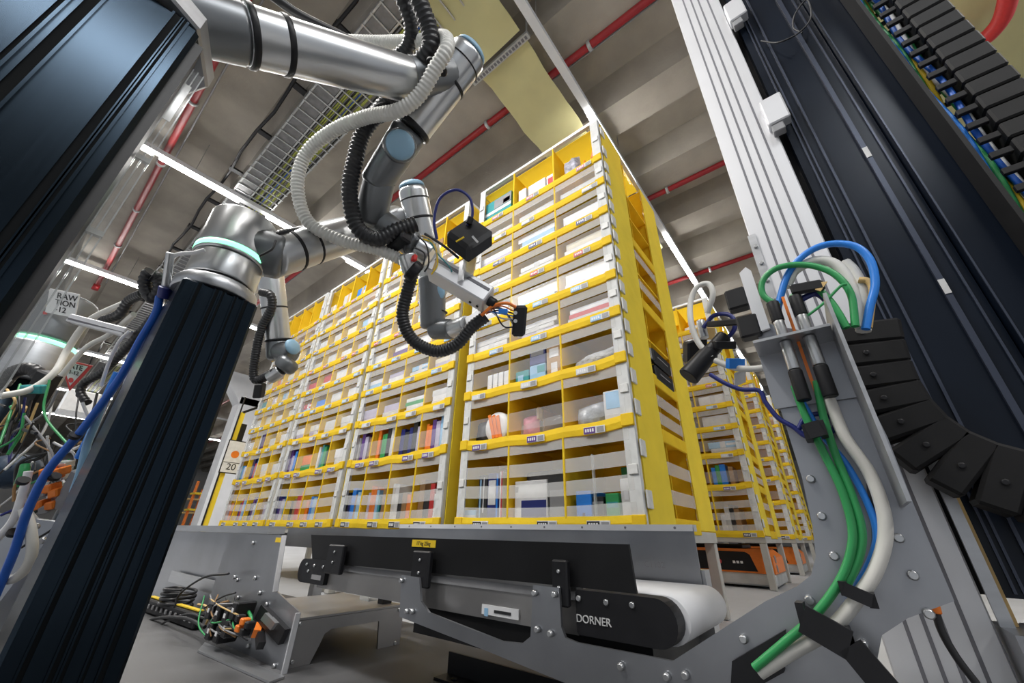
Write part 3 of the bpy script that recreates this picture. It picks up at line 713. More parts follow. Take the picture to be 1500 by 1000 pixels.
# black guard plate
gp = [P(465, 783), P(928, 797), P(940, 868), P(850, 858), P(467, 822)]
b = MB(); b.prism([V((p.x, YC - .022, p.z)) for p in gp], (0, .006, 0)); b.build('side_guard', M['black_sat'], t)
# end plates
def endplate(x0, x1, z0, z1, rl, rr, nm):
    pts = []
    def arc(cx, cz, r, a0, a1):
        for k in range(7): a = a0 + (a1 - a0) * k / 6; pts.append(V((cx + r * math.cos(a), YC - .026, cz + r * math.sin(a))))
    arc(x1 - rr, z1 - rr, rr, math.pi / 2, 0); arc(x1 - rr, z0 + rr, rr, 0, -math.pi / 2)
    arc(x0 + rl, z0 + rl, rl, -math.pi / 2, -math.pi); arc(x0 + rl, z1 - rl, rl, math.pi, math.pi / 2)
    b = MB(); b.prism(pts, (0, .036, 0)); return b.build(nm, M['black'], t)
e1 = endplate(-.425, -.248, .208, .2745, .006, .033, 'end_plate')
e2 = endplate(-1.472, -1.300, .213, .279, .03, .006, 'end_plate')
def bolt(par, p, r=.005, mt='silver', ax=(0, -1, 0), h=.004):
    return MB().lathe(p, ax, [(0, r), (h * .6, r), (h, r * .7)], 10).build('bolt', M[mt], par)
for px, py in ((848, 876), (888, 882), (926, 886)): q = A(px, py, y=YC - .026); bolt(e1, q)
for px, py in ((450, 826), (452, 836), (461, 828), (474, 830)): q = A(px, py, y=YC - .026); bolt(e2, q, .0045)
text('DORNER', .0165, M['c_pale'], e1, A(869, 909, y=YC - .027), (1, 0, 0), (0, 0, 1))
MB().box(A(458, 838, y=YC - .026).x, A(472, 838, y=YC - .026).x, YC - .0275, YC - .0262, A(458, 848, y=YC - .026).z, A(458, 841, y=YC - .026).z).build('plate', M['c_grey'], e2)
for (xa, xb, ya, yb) in ((485, 499, 797, 842), (608, 628, 806, 862), (810, 835, 819, 890)):
    p0 = A(xa, ya, y=YC - .036); p1 = A(xb, yb, y=YC - .036)
    br = MB().cbox(((p0.x + p1.x) / 2, YC - .036, (p0.z + p1.z) / 2), ((p1.x - p0.x) / 2, 0, 0), (0, .007, 0), (0, 0, abs(p0.z - p1.z) / 2), .003).build('guard_bracket', M['black'], t)
    for f in (.25, .6): bolt(br, V(((p0.x + p1.x) / 2, YC - .048, p0.z + (p1.z - p0.z) * f)) + V((0, .005, 0)), .0035)
# yellow and white stickers
p0 = A(605, 790, y=YC - .022); p1 = A(638, 802, y=YC - .022)
st = MB().box(p0.x, p1.x, YC - .0238, YC - .0222, p1.z, p0.z).build('yellow_sticker', M['c_yellow'], t)
text('17 kg 25kg', .0125, M['c_black'], st, ((p0.x + p1.x) / 2, YC - .0242, (p0.z + p1.z) / 2), (1, 0, 0), (0, 0, 1), th=.0003)
p0 = A(707, 884, y=YC - .015); p1 = A(760, 908, y=YC - .015)
st = MB().box(p0.x, p1.x, YC - .017, YC - .0146, p1.z, p0.z).build('white_sticker', M['c_white'], t)
MB().box(p0.x + .035, p1.x - .018, YC - .018, YC - .0172, p0.z - .012, p0.z - .007).build('print', M['c_black'], st); MB().box(p0.x + .008, p0.x + .018, YC - .018, YC - .0172, p0.z - .02, p0.z - .006).build('print', M['c_lightblue'], st)

# one cut plate carries the conveyor and climbs up at the right to the sensor bracket
YP = .70
Q = lambda px, py: A(px, py, y=YP)
t = thing('support_plate', 'big cut grey aluminium plate carrying the conveyor and rising at right with cables', 'plate', (-.2, YP, 0))
poly = [(588, 842), (614, 846), (616, 880), (628, 897), (735, 939), (765, 942), (777, 932), (781, 856), (819, 861), (822, 918), (828, 934), (845, 941), (985, 968), (1120, 881), (1168, 858),
        (1188, 842), (1195, 815), (1190, 770), (1175, 700), (1150, 620), (1118, 523), (1105, 470), (1228, 495), (1300, 640), (1345, 755), (1398, 880), (1330, 905), (1292, 930), (1275, 1020), (905, 1030), (840, 1005), (700, 948), (585, 903)]
MB().prism([Q(*p) for p in poly], (0, .006, 0)).build('sheet', M['sheet'], t)
for px, py in ((590, 850), (598, 895), (606, 895), (785, 868), (814, 870), (789, 921), (808, 927), (911, 975), (978, 990), (1005, 988), (1090, 935), (1186, 878), (1188, 702), (1204, 756), (1222, 814), (1316, 788), (1337, 842), (1360, 898), (1264, 943)):
    bolt(t, Q(px, py) + V((0, -.0005, 0)), .0055, h=.009)
# feet of the plate
t2 = thing('floor_angle', 'black steel angle on the deck below the conveyor', 'angle', (-.8, .95, .006))
b = MB(); q0 = A(683, 962, z=.055); q1 = A(800, 1000, z=.05)
x0, x1 = -1.0, -.55
b.box(x0, x1, .98, .987, .006, .06); b.box(x0, x1, .93, .98, .006, .012); b.build('bar', M['black'], t2)
for k in range(2): bolt(t2, V((x0 + .06 + k * .2, .95, .012)), .008, 'black', (0, 0, 1), .006)
# support legs for the plate
for i, x in enumerate((-.36, -.24)):
    tq = thing('conveyor_leg', ('left' if i == 0 else 'right') + ' aluminium leg hidden behind the conveyor support plate', 'leg', (x, .80, .006))
    MB().cbox((x, .80, .082), (.022, 0, 0), (0, .022, 0), (0, 0, .072), .003).build('post', M['alu'], tq); MB().box(x - .03, x + .03, .76, .84, .006, .012).build('foot', M['alu'], tq)

# fairing behind the belt
t = thing('belt_fairing', 'aluminium back fairing with white riveted top flange behind the belt', 'panel', (-.8, 1.03, 0))
YF = 1.03
f = lambda px, py: A(px, py, y=YF)
a0, a1, a2, a3 = f(586, 768), f(1014, 768), f(1027, 850), f(586, 812)
MB().box(a0.x, a1.x, YF, YF + .005, .245, a1.z - .006).build('sheet', M['sheet'], t)
MB().box(a0.x, a1.x, YF - .002, YF + .03, a1.z - .014, a1.z).build('flange', M['white_alu'], t)
for k in range(9): bolt(t, V((a0.x + .06 + k * (a1.x - a0.x - .1) / 8, YF - .002, a1.z - .007)), .003, 'slot', h=.001)
MB().box(-2.3, a0.x, YF, YF + .005, .29, .372).build('sheet', M['sheet'], t)
text('C1102', .018, M['c_grey'], t, (a1.x - .10, YF - .0006, .305), (1, 0, 0), (0, 0, 1), th=.0003)
for i, x in enumerate((-1.95, -.3)):
    MB().box(x - .02, x + .02, YF + .006, YF + .046, .006, .30).build('leg', M['alu'], t)

# ------------------------------------------------------------------ left cabinet and bench
t = thing('cabinet', 'open grey sheet metal cabinet with electronics at bottom left', 'cabinet', (-1.7, .9, .006))
YB = .69
b_ = lambda px, py: A(px, py, y=YB)
pp = [(336, 782), (418, 784), (405, 866), (439, 897), (417, 992), (286, 945)]
pp3 = [b_(*p) for p in pp]
MB().prism(pp3, (0, .005, 0)).build('front_plate', M['sheet'], t)
p0 = b_(418, 784); p1 = b_(405, 866); MB().bar(p0 + V((.003, -.006, 0)), p1 + V((.003, -.006, 0)), .006, .014, (0, 1, 0)).build('edge_flange', M['white_alu'], t)
p0 = b_(439, 897); p1 = b_(417, 990); MB().bar(p0 + V((.003, -.006, 0)), p1 + V((.003, -.006, 0)), .006, .014, (0, 1, 0)).build('edge_flange', M['white_alu'], t)
MB().box(-4.2, -1.86, .80, .806, .006, .345).build('back_plate', M['sheet'], t)
MB().box(-3.0, -2.05, .775, .782, .10, .15).build('inner_bracket', M['alu'], t)
MB().box(-4.2, -1.9, .77, .84, .346, .375).build('top_flange', M['alu'], t)
MB().box(b_(405, 790).x, b_(416, 790).x, YB - .003, YB - .001, b_(405, 794).z, b_(405, 787).z).build('yellow_sticker', M['c_yellow'], t)
for px, py in ((349, 849), (375, 846), (372, 795), (350, 875), (382, 868), (365, 946), (403, 975), (392, 885), (345, 845), (385, 905)): bolt(t, b_(px, py) + V((0, -.0004, 0)), .007, 'silver', h=.008)
# connector block on the front plate
cb = MB().obox(b_(402, 912) + V((0, -.008, 0)), (b_(419, 930) - b_(384, 893)) * .5, (0, .008, 0), (b_(396, 925) - b_(408, 900)) * .42).build('connector_block', M['black'], t)
MB().obox(b_(405, 908) + V((0, -.02, 0)), (b_(413, 915) - b_(398, 900)) * .5, (0, .006, 0), (b_(401, 913) - b_(408, 903)) * .5).build('module', M['silver'], cb)
MB().bar(b_(384, 916) + V((0, -.01, 0)), b_(390, 926) + V((0, -.03, 0)), .022, .02, (0, 1, 0)).build('plug', M['c_orange'], cb)
MB().bar(b_(391, 928) + V((0, -.02, 0)), b_(398, 943) + V((0, -.03, 0)), .02, .02, (0, 1, 0)).build('plug', M['black'], cb)
# floor flange of the plate
MB().prism([A(300, 940, z=.012), A(417, 990, z=.012), A(395, 998, z=.012), A(290, 952, z=.012)], (0, 0, -.005)).build('floor_flange', M['alu'], t)

t = thing('bench', 'low aluminium bench with arched front left of the conveyor', 'bench', (-1.35, .9, .006))
XB = -1.375
zt = .125
MB().box(XB - .42, XB, YB + .008, 1.10, zt - .006, zt).build('top', M['bench'], t)
arch = [(YB + .008, .006), (YB + .085, .006), (YB + .105, .05), (YB + .115, .075), (YB + .135, .085), (1.00, .085), (1.01, .006), (1.10, .006), (1.10, zt - .007), (YB + .008, zt - .007)]
MB().prism([V((XB - .006, y, z)) for y, z in arch], (.006, 0, 0)).build('front_apron', M['bench'], t)
MB().prism([V((XB - .42, y, z)) for y, z in arch], (.006, 0, 0)).build('rear_apron', M['bench'], t)
MB().box(XB - .2, XB - .14, 1.04, 1.08, zt, zt + .02).build('clear_block', M['clear_edge'], t); MB().box(XB - .08, XB - .05, 1.04, 1.08, zt, zt + .018).build('stop_block', M['black'], t)
for y, z in ((YB + .03, .11), (YB + .03, .02), (1.08, .012), (1.08, .11)): bolt(t, V((XB, y, z)), .006, 'silver', (1, 0, 0))

# electronics and wiring in the cabinet
t = thing('drive_unit', 'tangle of black modules and connectors inside the open cabinet', 'electronics', A(345, 920, y=.66))
base = A(345, 925, y=.80)
for k in range(7):
    px = 320 + (k % 4) * 12; py = 893 + (k // 4) * 26 + (k % 3) * 4; c = A(px, py, y=.645)
    MB().cbox(c, (.02, 0, 0), (0, .03, 0), (.004, 0, .024), .004).build('module', M['black'], t)
    MB().box(c.x - .008, c.x + .006, c.y - .0315, c.y - .030, c.z - .004, c.z + .008).build('tag', M['c_white'], t)
for k in range(5):
    c = A(352 + (k % 3) * 7, 905 + k * 5, y=.61); MB().cbox(c, (.012, 0, 0), (0, .012, 0), (0, 0, .009), .003).build('plug', M['c_orange' if k % 2 else 'black'], t)
for k, (pts, cc, r) in enumerate([([(345, 890), (360, 892), (368, 905), (366, 920)], 'green', .005), ([(350, 925), (362, 925), (368, 915)], 'green', .005), ([(290, 885), (302, 888), (305, 905), (298, 920)], 'tan', .004),
                                  ([(300, 890), (315, 880), (330, 872), (345, 868)], 'black', .003), ([(310, 900), (320, 885), (335, 880)], 'brown', .003), ([(255, 890), (265, 868), (300, 845), (335, 840)], 'black', .004),
                                  ([(330, 900), (300, 905), (270, 900), (210, 925)], 'black', .004), ([(300, 918), (270, 905), (230, 905), (205, 915)], 'black', .006)]):
    MB().tube(cr([A(px, py, y=.655 - .004 * k) for px, py in pts]), r, 7).build('cable', M['c_' + cc], t)
for k in range(16):
    p0 = A(305 + random.uniform(-8, 45), 880 + random.uniform(-10, 30), y=.655); p1 = A(320 + random.uniform(-20, 50), 915 + random.uniform(-15, 25), y=.62)
    md = (p0 + p1) / 2 + V((random.uniform(-.03, .03), -.02, random.uniform(-.03, .03)))
    MB().tube(cr([p0, md, p1]), .0025, 6).build('cable', M['c_' + random.choice(['black', 'black', 'brown', 'tan', 'green', 'grey'])], t)
t = thing('terminal_strip', 'low black terminal strip with yellow tapes on the deck by the column', 'terminal strip', (-2.0, .62, .006))
p0 = A(190, 950, y=.66); p1 = A(290, 928, y=.70); p0.z = p1.z = .035
MB().bar(p0, p1, .05, .05, ch=.005).build('strip', M['black'], t)
for k in range(12): q = p0.lerp(p1, (k + .5) / 12); MB().box(q.x - .008, q.x + .008, q.y - .032, q.y - .027, .03, .045).build('terminal', M['c_grey'], t)
for a, c in ((.05, .35), (.55, .95)): MB().bar(p0.lerp(p1, a) + V((0, 0, .03)), p0.lerp(p1, c) + V((0, 0, .03)), .02, .004).build('tape', M['c_yellow'], t)
t = thing('coiled_cable', 'black coiled cable lying on the deck in the cabinet', 'cable', A(245, 905, y=.74))
pts = []
c0 = A(250, 905, y=.70); c0.z = .04
for k in range(60): a = k * .42; pts.append(c0 + V((.09 * math.cos(a) * (1 + .2 * math.sin(k)), .06 * math.sin(a), .006 + .0012 * k)))
MB().tube(pts, .006, 7).build('coil', M['hose_black'], t)

# ------------------------------------------------------------------ columns
def column(x0, x1, y0, y1, z0, z1, grooves, lab, loc):
    t = thing('robot_column', lab, 'column', loc, 'black robot columns')
    b = MB(); b.cbox(((x0 + x1) / 2, (y0 + y1) / 2, (z0 + z1) / 2), ((x1 - x0) / 2, 0, 0), (0, (y1 - y0) / 2, 0), (0, 0, (z1 - z0) / 2), .006); b.build('profile', M['col_black'], t)
    g = MB()
    for y, wv in grooves:
        MB().box(x1 - .0005, x1 + .0012, y - wv / 2, y + wv / 2, z0 + .004, z1 - .004).build('groove', M['groove'], t)
        MB().box(x1 - .0005, x1 + .004, y + wv / 2, y + wv / 2 + .003, z0 + .004, z1 - .004).build('rib', M['col_black'], t)
        MB().box(x1 - .0005, x1 + .004, y - wv / 2 - .003, y - wv / 2, z0 + .004, z1 - .004).build('rib', M['col_black'], t)
    return t
X2 = -1.06
ztop2 = .885
c2 = column(X2 - .16, X2, .098, .258, .006, ztop2, [(.130, .007), (.165, .007), (.178, .005), (.205, .004), (.228, .008)], 'black ribbed robot column standing at left of the bench', (X2 - .08, .178, .006))
MB().box(X2 - .2, X2 + .04, .06, .30, .006, .02).build('base_plate', M['alu'], c2)
X1 = -.62
c1 = column(X1 - .2, X1, -.262, -.058, .006, 1.085, [(-.088, .008), (-.078, .003), (-.155, .010), (-.172, .004), (-.235, .01), (-.212, .004)], 'huge glossy black robot column filling the upper left corner', (X1 - .1, -.16, .006))
# clear cable guard along the near column
t = thing('cable_guard', 'clear plastic cable guard strip with black backing along the glossy near column', 'guard', (X1 - .05, -.05, .3))
MB().box(X1 - .07, X1 - .012, -.0585, -.047, .3, 1.07).build('backing', M['black'], t)
MB().box(X1 - .06, X1 - .058, -.0465, -.031, .35, 1.06).build('panel', M['clear'], t)
for y in (-.0465, -.040, -.032): MB().box(X1 - .057, X1 - .054, y, y + .0016, .35, 1.06).build('edge', M['clear_edge'], t)
for z in (.70, .84): MB().box(X1 - .059, X1 - .052, -.0465, -.030, z, z + .008).build('clip', M['clear_edge'], t)
MB().box(X1 - .0535, X1 - .0525, -.045, -.036, .93, 1.02).build('label_sleeve', M['clear_edge'], t)

# ------------------------------------------------------------------ robot arms
def ring(par, p, ax, r, wv=.012, mt='black'):
    ax = V(ax).normalized(); return MB().lathe(V(p) - ax * wv / 2, ax, [(0, r), (wv * .2, r + .002), (wv * .8, r + .002), (wv, r)], 24).build('seal_ring', M[mt], par)
def cap(par, p, ax, r, h=.02, n=24):
    pr = [(0, r)] + [(h * math.sin(a), r * math.cos(a) ** .7) for a in (.3, .6, .9, 1.2, 1.45)] + [(h, .001)]
    return MB().lathe(p, ax, pr, n).build('joint_cap', M['blue_cap'], par)
def hose(par, pts, r, mt, n=10, corr=.16, pitch=.009, name='hose', k=10):
    return MB().tube(cr(pts, k), r, n, 0, corr, pitch).build(name, M[mt], par)

# --- robot on the near column (only its arm is in frame)
r1 = thing('robot_arm', 'large silver robot arm reaching from top left with white and black hoses', 'robot arm', (X1 - .1, -.16, 1.09))
cx, cy = X1 - .12, -.19
MB().lathe((cx + .02, cy + .03, 1.088), (0, 0, 1), [(0, .135), (.004, .139), (.034, .139), (.038, .135)], 8, smooth=False).build('mount_ring', M['alu'], r1)
MB().rod((cx, cy, 1.128), (cx, cy, 1.31), .078, n=28, e=.1).build('base', M['silver'], r1)
MB().lathe((cx, cy, 1.3105), (0, 0, 1), [(0, .078), (.012, .078)], 28).build('light_ring', M['green_led'], r1)
MB().rod((cx, cy, 1.324), (cx, cy, 1.46), .075, n=28, e=.3).build('shoulder_turret', M['silver'], r1)
S = A(335, 45, d=.78); E0 = A(598, 117, d=1.05); ax = (E0 - S).normalized()
MB().rod(S - ax * .13, S + ax * .028, .0585, .0575, e=.15, n=28).build('shoulder', M['silver_dark'], r1)
def on(p, q, px):  # point of the axis seen at pixel column px
    best = None
    for i in range(201):
        a = p.lerp(q, i / 200); d = (a - CAM).dot(FW); x = 750 + FPX * (a - CAM).dot(RT) / d
        if best is None or abs(x - px) < best[0]: best = (abs(x - px), a)
    return best[1]
MB().rod(S + ax * .027, E0, .0565, .0545, e=.12, n=30).build('upper_arm', M['silver'], r1)
ring(r1, on(S, E0, 366), ax, .059, .013); ring(r1, on(S, E0, 418), ax, .0575, .013)
EL = A(686, 80, d=1.16); W1 = A(587, 210, d=1.17); fx = (W1 - EL).normalized()
MB().rod(E0 - ax * .02, EL.lerp(W1, .22) - V((0, 0, 0)), .05, e=.3).build('elbow_joint', M['silver_dark'], r1)
MB().rod(EL - fx * .012, W1 - fx * .05, .057, .055, e=.35, e1=.05, n=30).build('forearm', M['silver'], r1)
cap(r1, EL - fx * .010, -fx, .050, .022)
ring(r1, on(EL, W1, 676), fx, .0575, .004); ring(r1, on(EL, W1, 655), fx, .0578, .010); ring(r1, on(EL, W1, 604), fx, .0565, .016)
W2 = A(556, 262, d=1.20)
MB().rod(W1 - fx * .05, W2 + fx * .03, .053, .047, e=.3, n=28).build('wrist_one', M['silver_dark'], r1)
cdir = (CAM - W1).normalized(); cdir = (cdir - fx * cdir.dot(fx)).normalized()
cw_ = W1.lerp(W2, .12)
MB().rod(cw_ - cdir * .02, cw_ + cdir * .066, .047, e=.2).build('wrist_housing', M['silver_dark'], r1)
cap(r1, cw_ + cdir * .065, cdir, .041, .014)
W3 = A(545, 300, d=1.22)
ring(r1, W2, (W3 - W2), .047, .006)
MB().rod(W2 - (W3 - W2) * .2, A(540, 332, d=1.24), .047, .050, e=.5, n=28).build('wrist_two', M['silver_dark'], r1)
TF = A(612, 362, d=1.26); W4 = A(542, 318, d=1.245)
MB().rod(W4, TF, .048, .043, e=.5, n=28).build('wrist_three', M['silver_dark'], r1)
tx = (TF - W4).normalized()
ring(r1, W4.lerp(TF, .55), tx, .046, .006)
MB().rod(TF, TF + tx * .05, .042, .040, e=.1).build('tool_flange', M['silver'], r1)
hose(r1, [A(500, 60, d=1.25), A(560, 62, d=1.22), A(620, 60, d=1.12), A(650, 55, d=1.05), A(655, 70, d=1.0), A(638, 100, d=1.0), A(612, 142, d=1.02), A(580, 163, d=1.04), A(535, 172, d=1.09), A(485, 193, d=1.13), A(447, 228, d=1.15), A(436, 275, d=1.15), A(452, 325, d=1.16), A(500, 352, d=1.18), A(555, 366, d=1.2), A(592, 382, d=1.22)], .0195, 'hose_white', 12, .14, .0105, 'vacuum_hose')
hose(r1, [A(600, -60, d=1.0), A(612, -5, d=1.0), A(628, 40, d=1.02), A(630, 70, d=1.03), A(612, 96, d=1.05), A(590, 128, d=1.08), A(560, 158, d=1.12), A(532, 195, d=1.15), A(520, 235, d=1.15), A(512, 280, d=1.15), A(522, 330, d=1.16), A(550, 350, d=1.17), A(580, 338, d=1.18), A(610, 328, d=1.2)], .0245, 'hose_black', 12, .16, .0125, 'cable_hose')
hose(r1, [A(565, -60, d=1.05), A(588, -5, d=1.06), A(602, 35, d=1.1), A(598, 68, d=1.14), A(578, 86, d=1.16), A(555, 88, d=1.16)], .022, 'hose_black', 12, .16, .0125, 'cable_hose')
MB().tube(cr([A(388, -14, d=.83), A(436, 20, d=.88), A(492, 48, d=.95), A(545, 74, d=1.02), A(590, 88, d=1.08)]), .010, 8).build('cable', M['hose_black'], r1)
hose(r1, [A(606, 395, d=1.22), A(596, 430, d=1.22), A(590, 465, d=1.22), A(605, 498, d=1.22), A(638, 514, d=1.22), A(668, 505, d=1.22), A(690, 480, d=1.22), A(712, 463, d=1.22)], .0205, 'hose_black', 12, .12, .010, 'cable_hose')
for p, q, rr in ((A(558, 166, d=1.11), A(562, 172, d=1.11), .036), (A(640, 98, d=1.02), A(636, 106, d=1.02), .028)): ring(r1, p, q - p, rr, .008)
# ties, plugs and lens at the tool flange
MB().rod(A(596, 372, d=1.19), A(604, 398, d=1.2), .030, e=.2).build('hose_coupling', M['silver'], r1)
MB().rod(A(600, 392, d=1.19), A(612, 402, d=1.2), .034, e=.2).build('coupling_collar', M['black'], r1)
MB().cbox(A(607, 378, d=1.155), (.008, 0, 0), (0, .006, 0), (0, 0, .01), .002).build('red_tab', M['c_red'], r1)
MB().cbox(A(585, 352, d=1.2), (.04, 0, 0), (0, .02, 0), (0, 0, .022), .006).build('clamp', M['black'], r1)
for pts, cc, r in [([(618, 345), (632, 352), (640, 375), (634, 395)], 'tan', .003), ([(612, 345), (625, 360), (628, 385), (622, 398)], 'black', .0025), ([(622, 342), (650, 360), (672, 378)], 'black', .004), ([(625, 345), (640, 370), (658, 390), (662, 398)], 'teal', .0022), ([(620, 350), (636, 358), (641, 385), (632, 402)], 'yellow', .0025),
                   ([(640, 350), (636, 320), (645, 290), (668, 278), (688, 290), (692, 315), (684, 330)], 'navy', .0045), ([(600, 350), (592, 365), (600, 380)], 'black', .003), ([(606, 362), (622, 372), (618, 395)], 'black', .0025)]:
    MB().tube(cr([A(px, py, d=1.19) for px, py in pts]), r, 6).build('cable', M['c_' + cc], r1)
# gripper beam
g0 = A(634, 392, d=1.24); g1 = A(716, 440, d=1.20); gd = (g1 - g0).normalized()
upn = V((0, 0, 1)); sd = gd.cross(upn).normalized(); un = sd.cross(gd)
beam = MB().bar(g0, g1, .074, .062, ch=.004).build('gripper_beam', M['white_alu'], r1)
gc = (g0 + g1) / 2
for sgn in (-.25, .25): MB().obox(gc + un * .0315 + sd * .037 * sgn * 2, gd * (g1 - g0).length * .48, sd * .005, un * .0012).build('slot', M['slot'], beam)
for sgn in (-1, 1):
    MB().obox(gc + sd * .0375 * sgn + un * .012, gd * (g1 - g0).length * .47, sd * .001, un * .005).build('slot', M['slot'], beam)
for f in (.08, .16): bolt(beam, g1 - gd * .09 * f * 5 - sd * .0372 - un * .0 , .004, 'black', -sd); 
for f in (.10, .22): bolt(beam, g1 - gd * f * .22 - un * .031 - sd * .012, .0045, 'black', -un)
MB().rod(g1 - gd * .002, g1 + gd * .025, .016, e=.3).build('knob', M['black'], r1)
bk = MB().obox(A(676, 398, d=1.185), (.010, 0, 0), (0, .003, 0), (.0, 0, .034)).build('bracket', M['white_alu'], r1)
cl = A(686, 378, d=1.18)
b = MB(); q = [A(680, 355, d=1.18), A(702, 362, d=1.18), A(692, 402, d=1.18), A(676, 410, d=1.18)]; b.prism(q, FW * .02); b.build('clear_bracket', M['clear_edge'], r1)
cb0 = A(666, 350, d=1.20); cb1 = A(712, 352, d=1.16); 
b = MB(); cc = A(690, 347, d=1.18); e1_ = (A(722, 355, d=1.14) - A(660, 345, d=1.2)); e2_ = (A(697, 330, d=1.18) - A(684, 372, d=1.18))
b.cbox(A(688, 350, d=1.18), (A(725, 350, d=1.16) - A(690, 325, d=1.19)) * .5, (A(690, 325, d=1.19) - A(654, 349, d=1.16)) * .54, UP * .026, .010); b.build('scan_camera', M['black'], r1)
MB().bar(A(668, 354, d=1.14), A(680, 347, d=1.14), .004, .006, FW).build('mark', M['c_yellow'], r1); MB().bar(A(692, 346, d=1.14), A(700, 355, d=1.14), .006, .006, FW).build('mark', M['c_pale'], r1)
MB().rod(A(686, 328, d=1.18), A(690, 318, d=1.18), .010, e=.3).build('plug', M['black'], r1)
# end camera with loose wires
ec = MB().cbox(A(761, 470, d=1.2), RT * .021, FW * .014, UP * .048 + RT * .004, .008).build('end_camera', M['black'], r1)
for dy in (-8, 4): MB().lathe(A(755, 466 + dy, d=1.185), -FW, [(0, .006), (.002, .006)], 10).build('lens', M['c_pale'], ec)
for k in range(7):
    p0 = A(712 + k * 1.5, 460 - k * 2, d=1.2); p1 = A(752, 455 + k * 4, d=1.2); md = (p0 + p1) / 2 + UP * random.uniform(-.03, .035)
    MB().tube(cr([p0, md, p1]), .0025, 6).build('cable', M['c_' + ['orange', 'black', 'azure', 'white', 'black', 'grey', 'black'][k]], r1)
MB().tube(cr([A(705, 462, d=1.19), A(722, 448, d=1.19), A(742, 444, d=1.19), A(756, 450, d=1.19)]), .005, 8).build('cable', M['c_orange'], r1)
MB().cbox(A(737, 456, d=1.18), RT * .014, FW * .008, UP * .008, .002).build('connector', M['c_azure'], r1)

# --- second robot, on the slim column
r2 = thing('robot_arm', 'silver robot arm on the slim column with glowing green ring', 'robot arm', (X2 - .08, .178, ztop2))
cx, cy = X2 - .08, .178
MB().lathe((cx, cy, ztop2 + .001), (0, 0, 1), [(0, .088), (.003, .091), (.030, .091), (.034, .088)], 32).build('mount_ring', M['alu'], r2)
MB().lathe((cx, cy, ztop2 + .035), (0, 0, 1), [(0, .074), (.012, .074)], 28).build('seat', M['black'], r2)
MB().rod((cx, cy, ztop2 + .047), (cx, cy, ztop2 + .118), .079, n=30, e=.06).build('base', M['silver'], r2)
MB().lathe((cx, cy, ztop2 + .118), (0, 0, 1), [(0, .081), (.006, .083), (.010, .081)], 30).build('base_rim', M['silver'], r2)
MB().lathe((cx, cy, ztop2 + .128), (0, 0, 1), [(0, .0835), (.013, .0835)], 30).build('light_ring', M['green_led'], r2)
MB().rod((cx, cy, ztop2 + .1415), (cx, cy, ztop2 + .262), .083, .081, n=30, e=.06).build('shoulder_turret', M['silver'], r2)
SJ = A(402, 374, d=1.12); hx = (V((cx, cy, SJ.z)))
MB().rod(hx + (SJ - hx) * .3, SJ + (SJ - hx).normalized() * .03, .068, .066, e=.3, n=28).build('shoulder', M['silver_dark'], r2)
UE = A(585, 322, d=1.56); ux = (UE - SJ).normalized()
MB().rod(SJ - ux * .02, UE, .063, .058, e=.25, n=28).build('upper_arm', M['silver'], r2)
ring(r2, on(SJ, UE, 428), ux, .0625, .012); ring(r2, on(SJ, UE, 454), ux, .0615, .010)
EE = A(603, 272, d=1.52); WW = A(640, 435, d=1.58); wx = (WW - EE).normalized()
MB().rod(EE, WW, .056, .053, e=.5, n=26).build('forearm', M['silver'], r2)
cap(r2, EE + wx * .006, -wx, .050, .026)
ring(r2, EE + wx * .055, wx, .0562, .006); ring(r2, EE + wx * .13, wx, .0562, .010)
WD = A(634, 482, d=1.56)
MB().rod(WW - wx * .09, WD, .055, .050, e=.4, n=26).build('wrist_one', M['silver_dark'], r2)
ring(r2, WW.lerp(WD, .45), WD - WW, .049, .006)
cdir = (CAM - WW).normalized(); MB().rod(WW - wx * .02 - cdir * .01, WW - wx * .02 + cdir * .045, .038, e=.25).build('wrist_housing', M['silver_dark'], r2); cap(r2, WW - wx * .02 + cdir * .044, cdir, .037, .014)
WT = A(664, 482, d=1.50)
MB().rod(WD, WT, .042, .040, e=.4, n=24).build('wrist_two', M['silver_dark'], r2)
MB().rod(WT, A(684, 474, d=1.43), .036, .032, e=.15).build('tool_flange', M['silver'], r2)
MB().bar(A(684, 474, d=1.43), A(706, 462, d=1.42), .03, .04, ch=.004).build('tool_bracket', M['white_alu'], r2)
hose(r2, [A(394, 352, d=1.08), A(412, 342, d=1.11), A(435, 338, d=1.16), A(470, 331, d=1.25), A(520, 320, d=1.35)], .012, 'hose_black', 8, .14, .010, 'cable_hose')
MB().tube(cr([A(250, 378, d=.96), A(262, 372, d=.95), A(285, 370, d=.945), A(300, 366, d=.95)]), .005, 7).build('cable', M['c_white'], r2)
MB().rod(A(250, 370, d=.95), A(243, 420, d=.96), .009, e=.2).build('cable_gland', M['silver'], r2); MB().rod(A(243, 420, d=.955), A(240, 436, d=.96), .014, e=.2).build('plug', M['c_navy'], r2)
MB().tube(cr([A(380, 375, d=.955), A(398, 365, d=.96), A(404, 352, d=.97)]), .003, 6).build('cable', M['c_black'], r2)

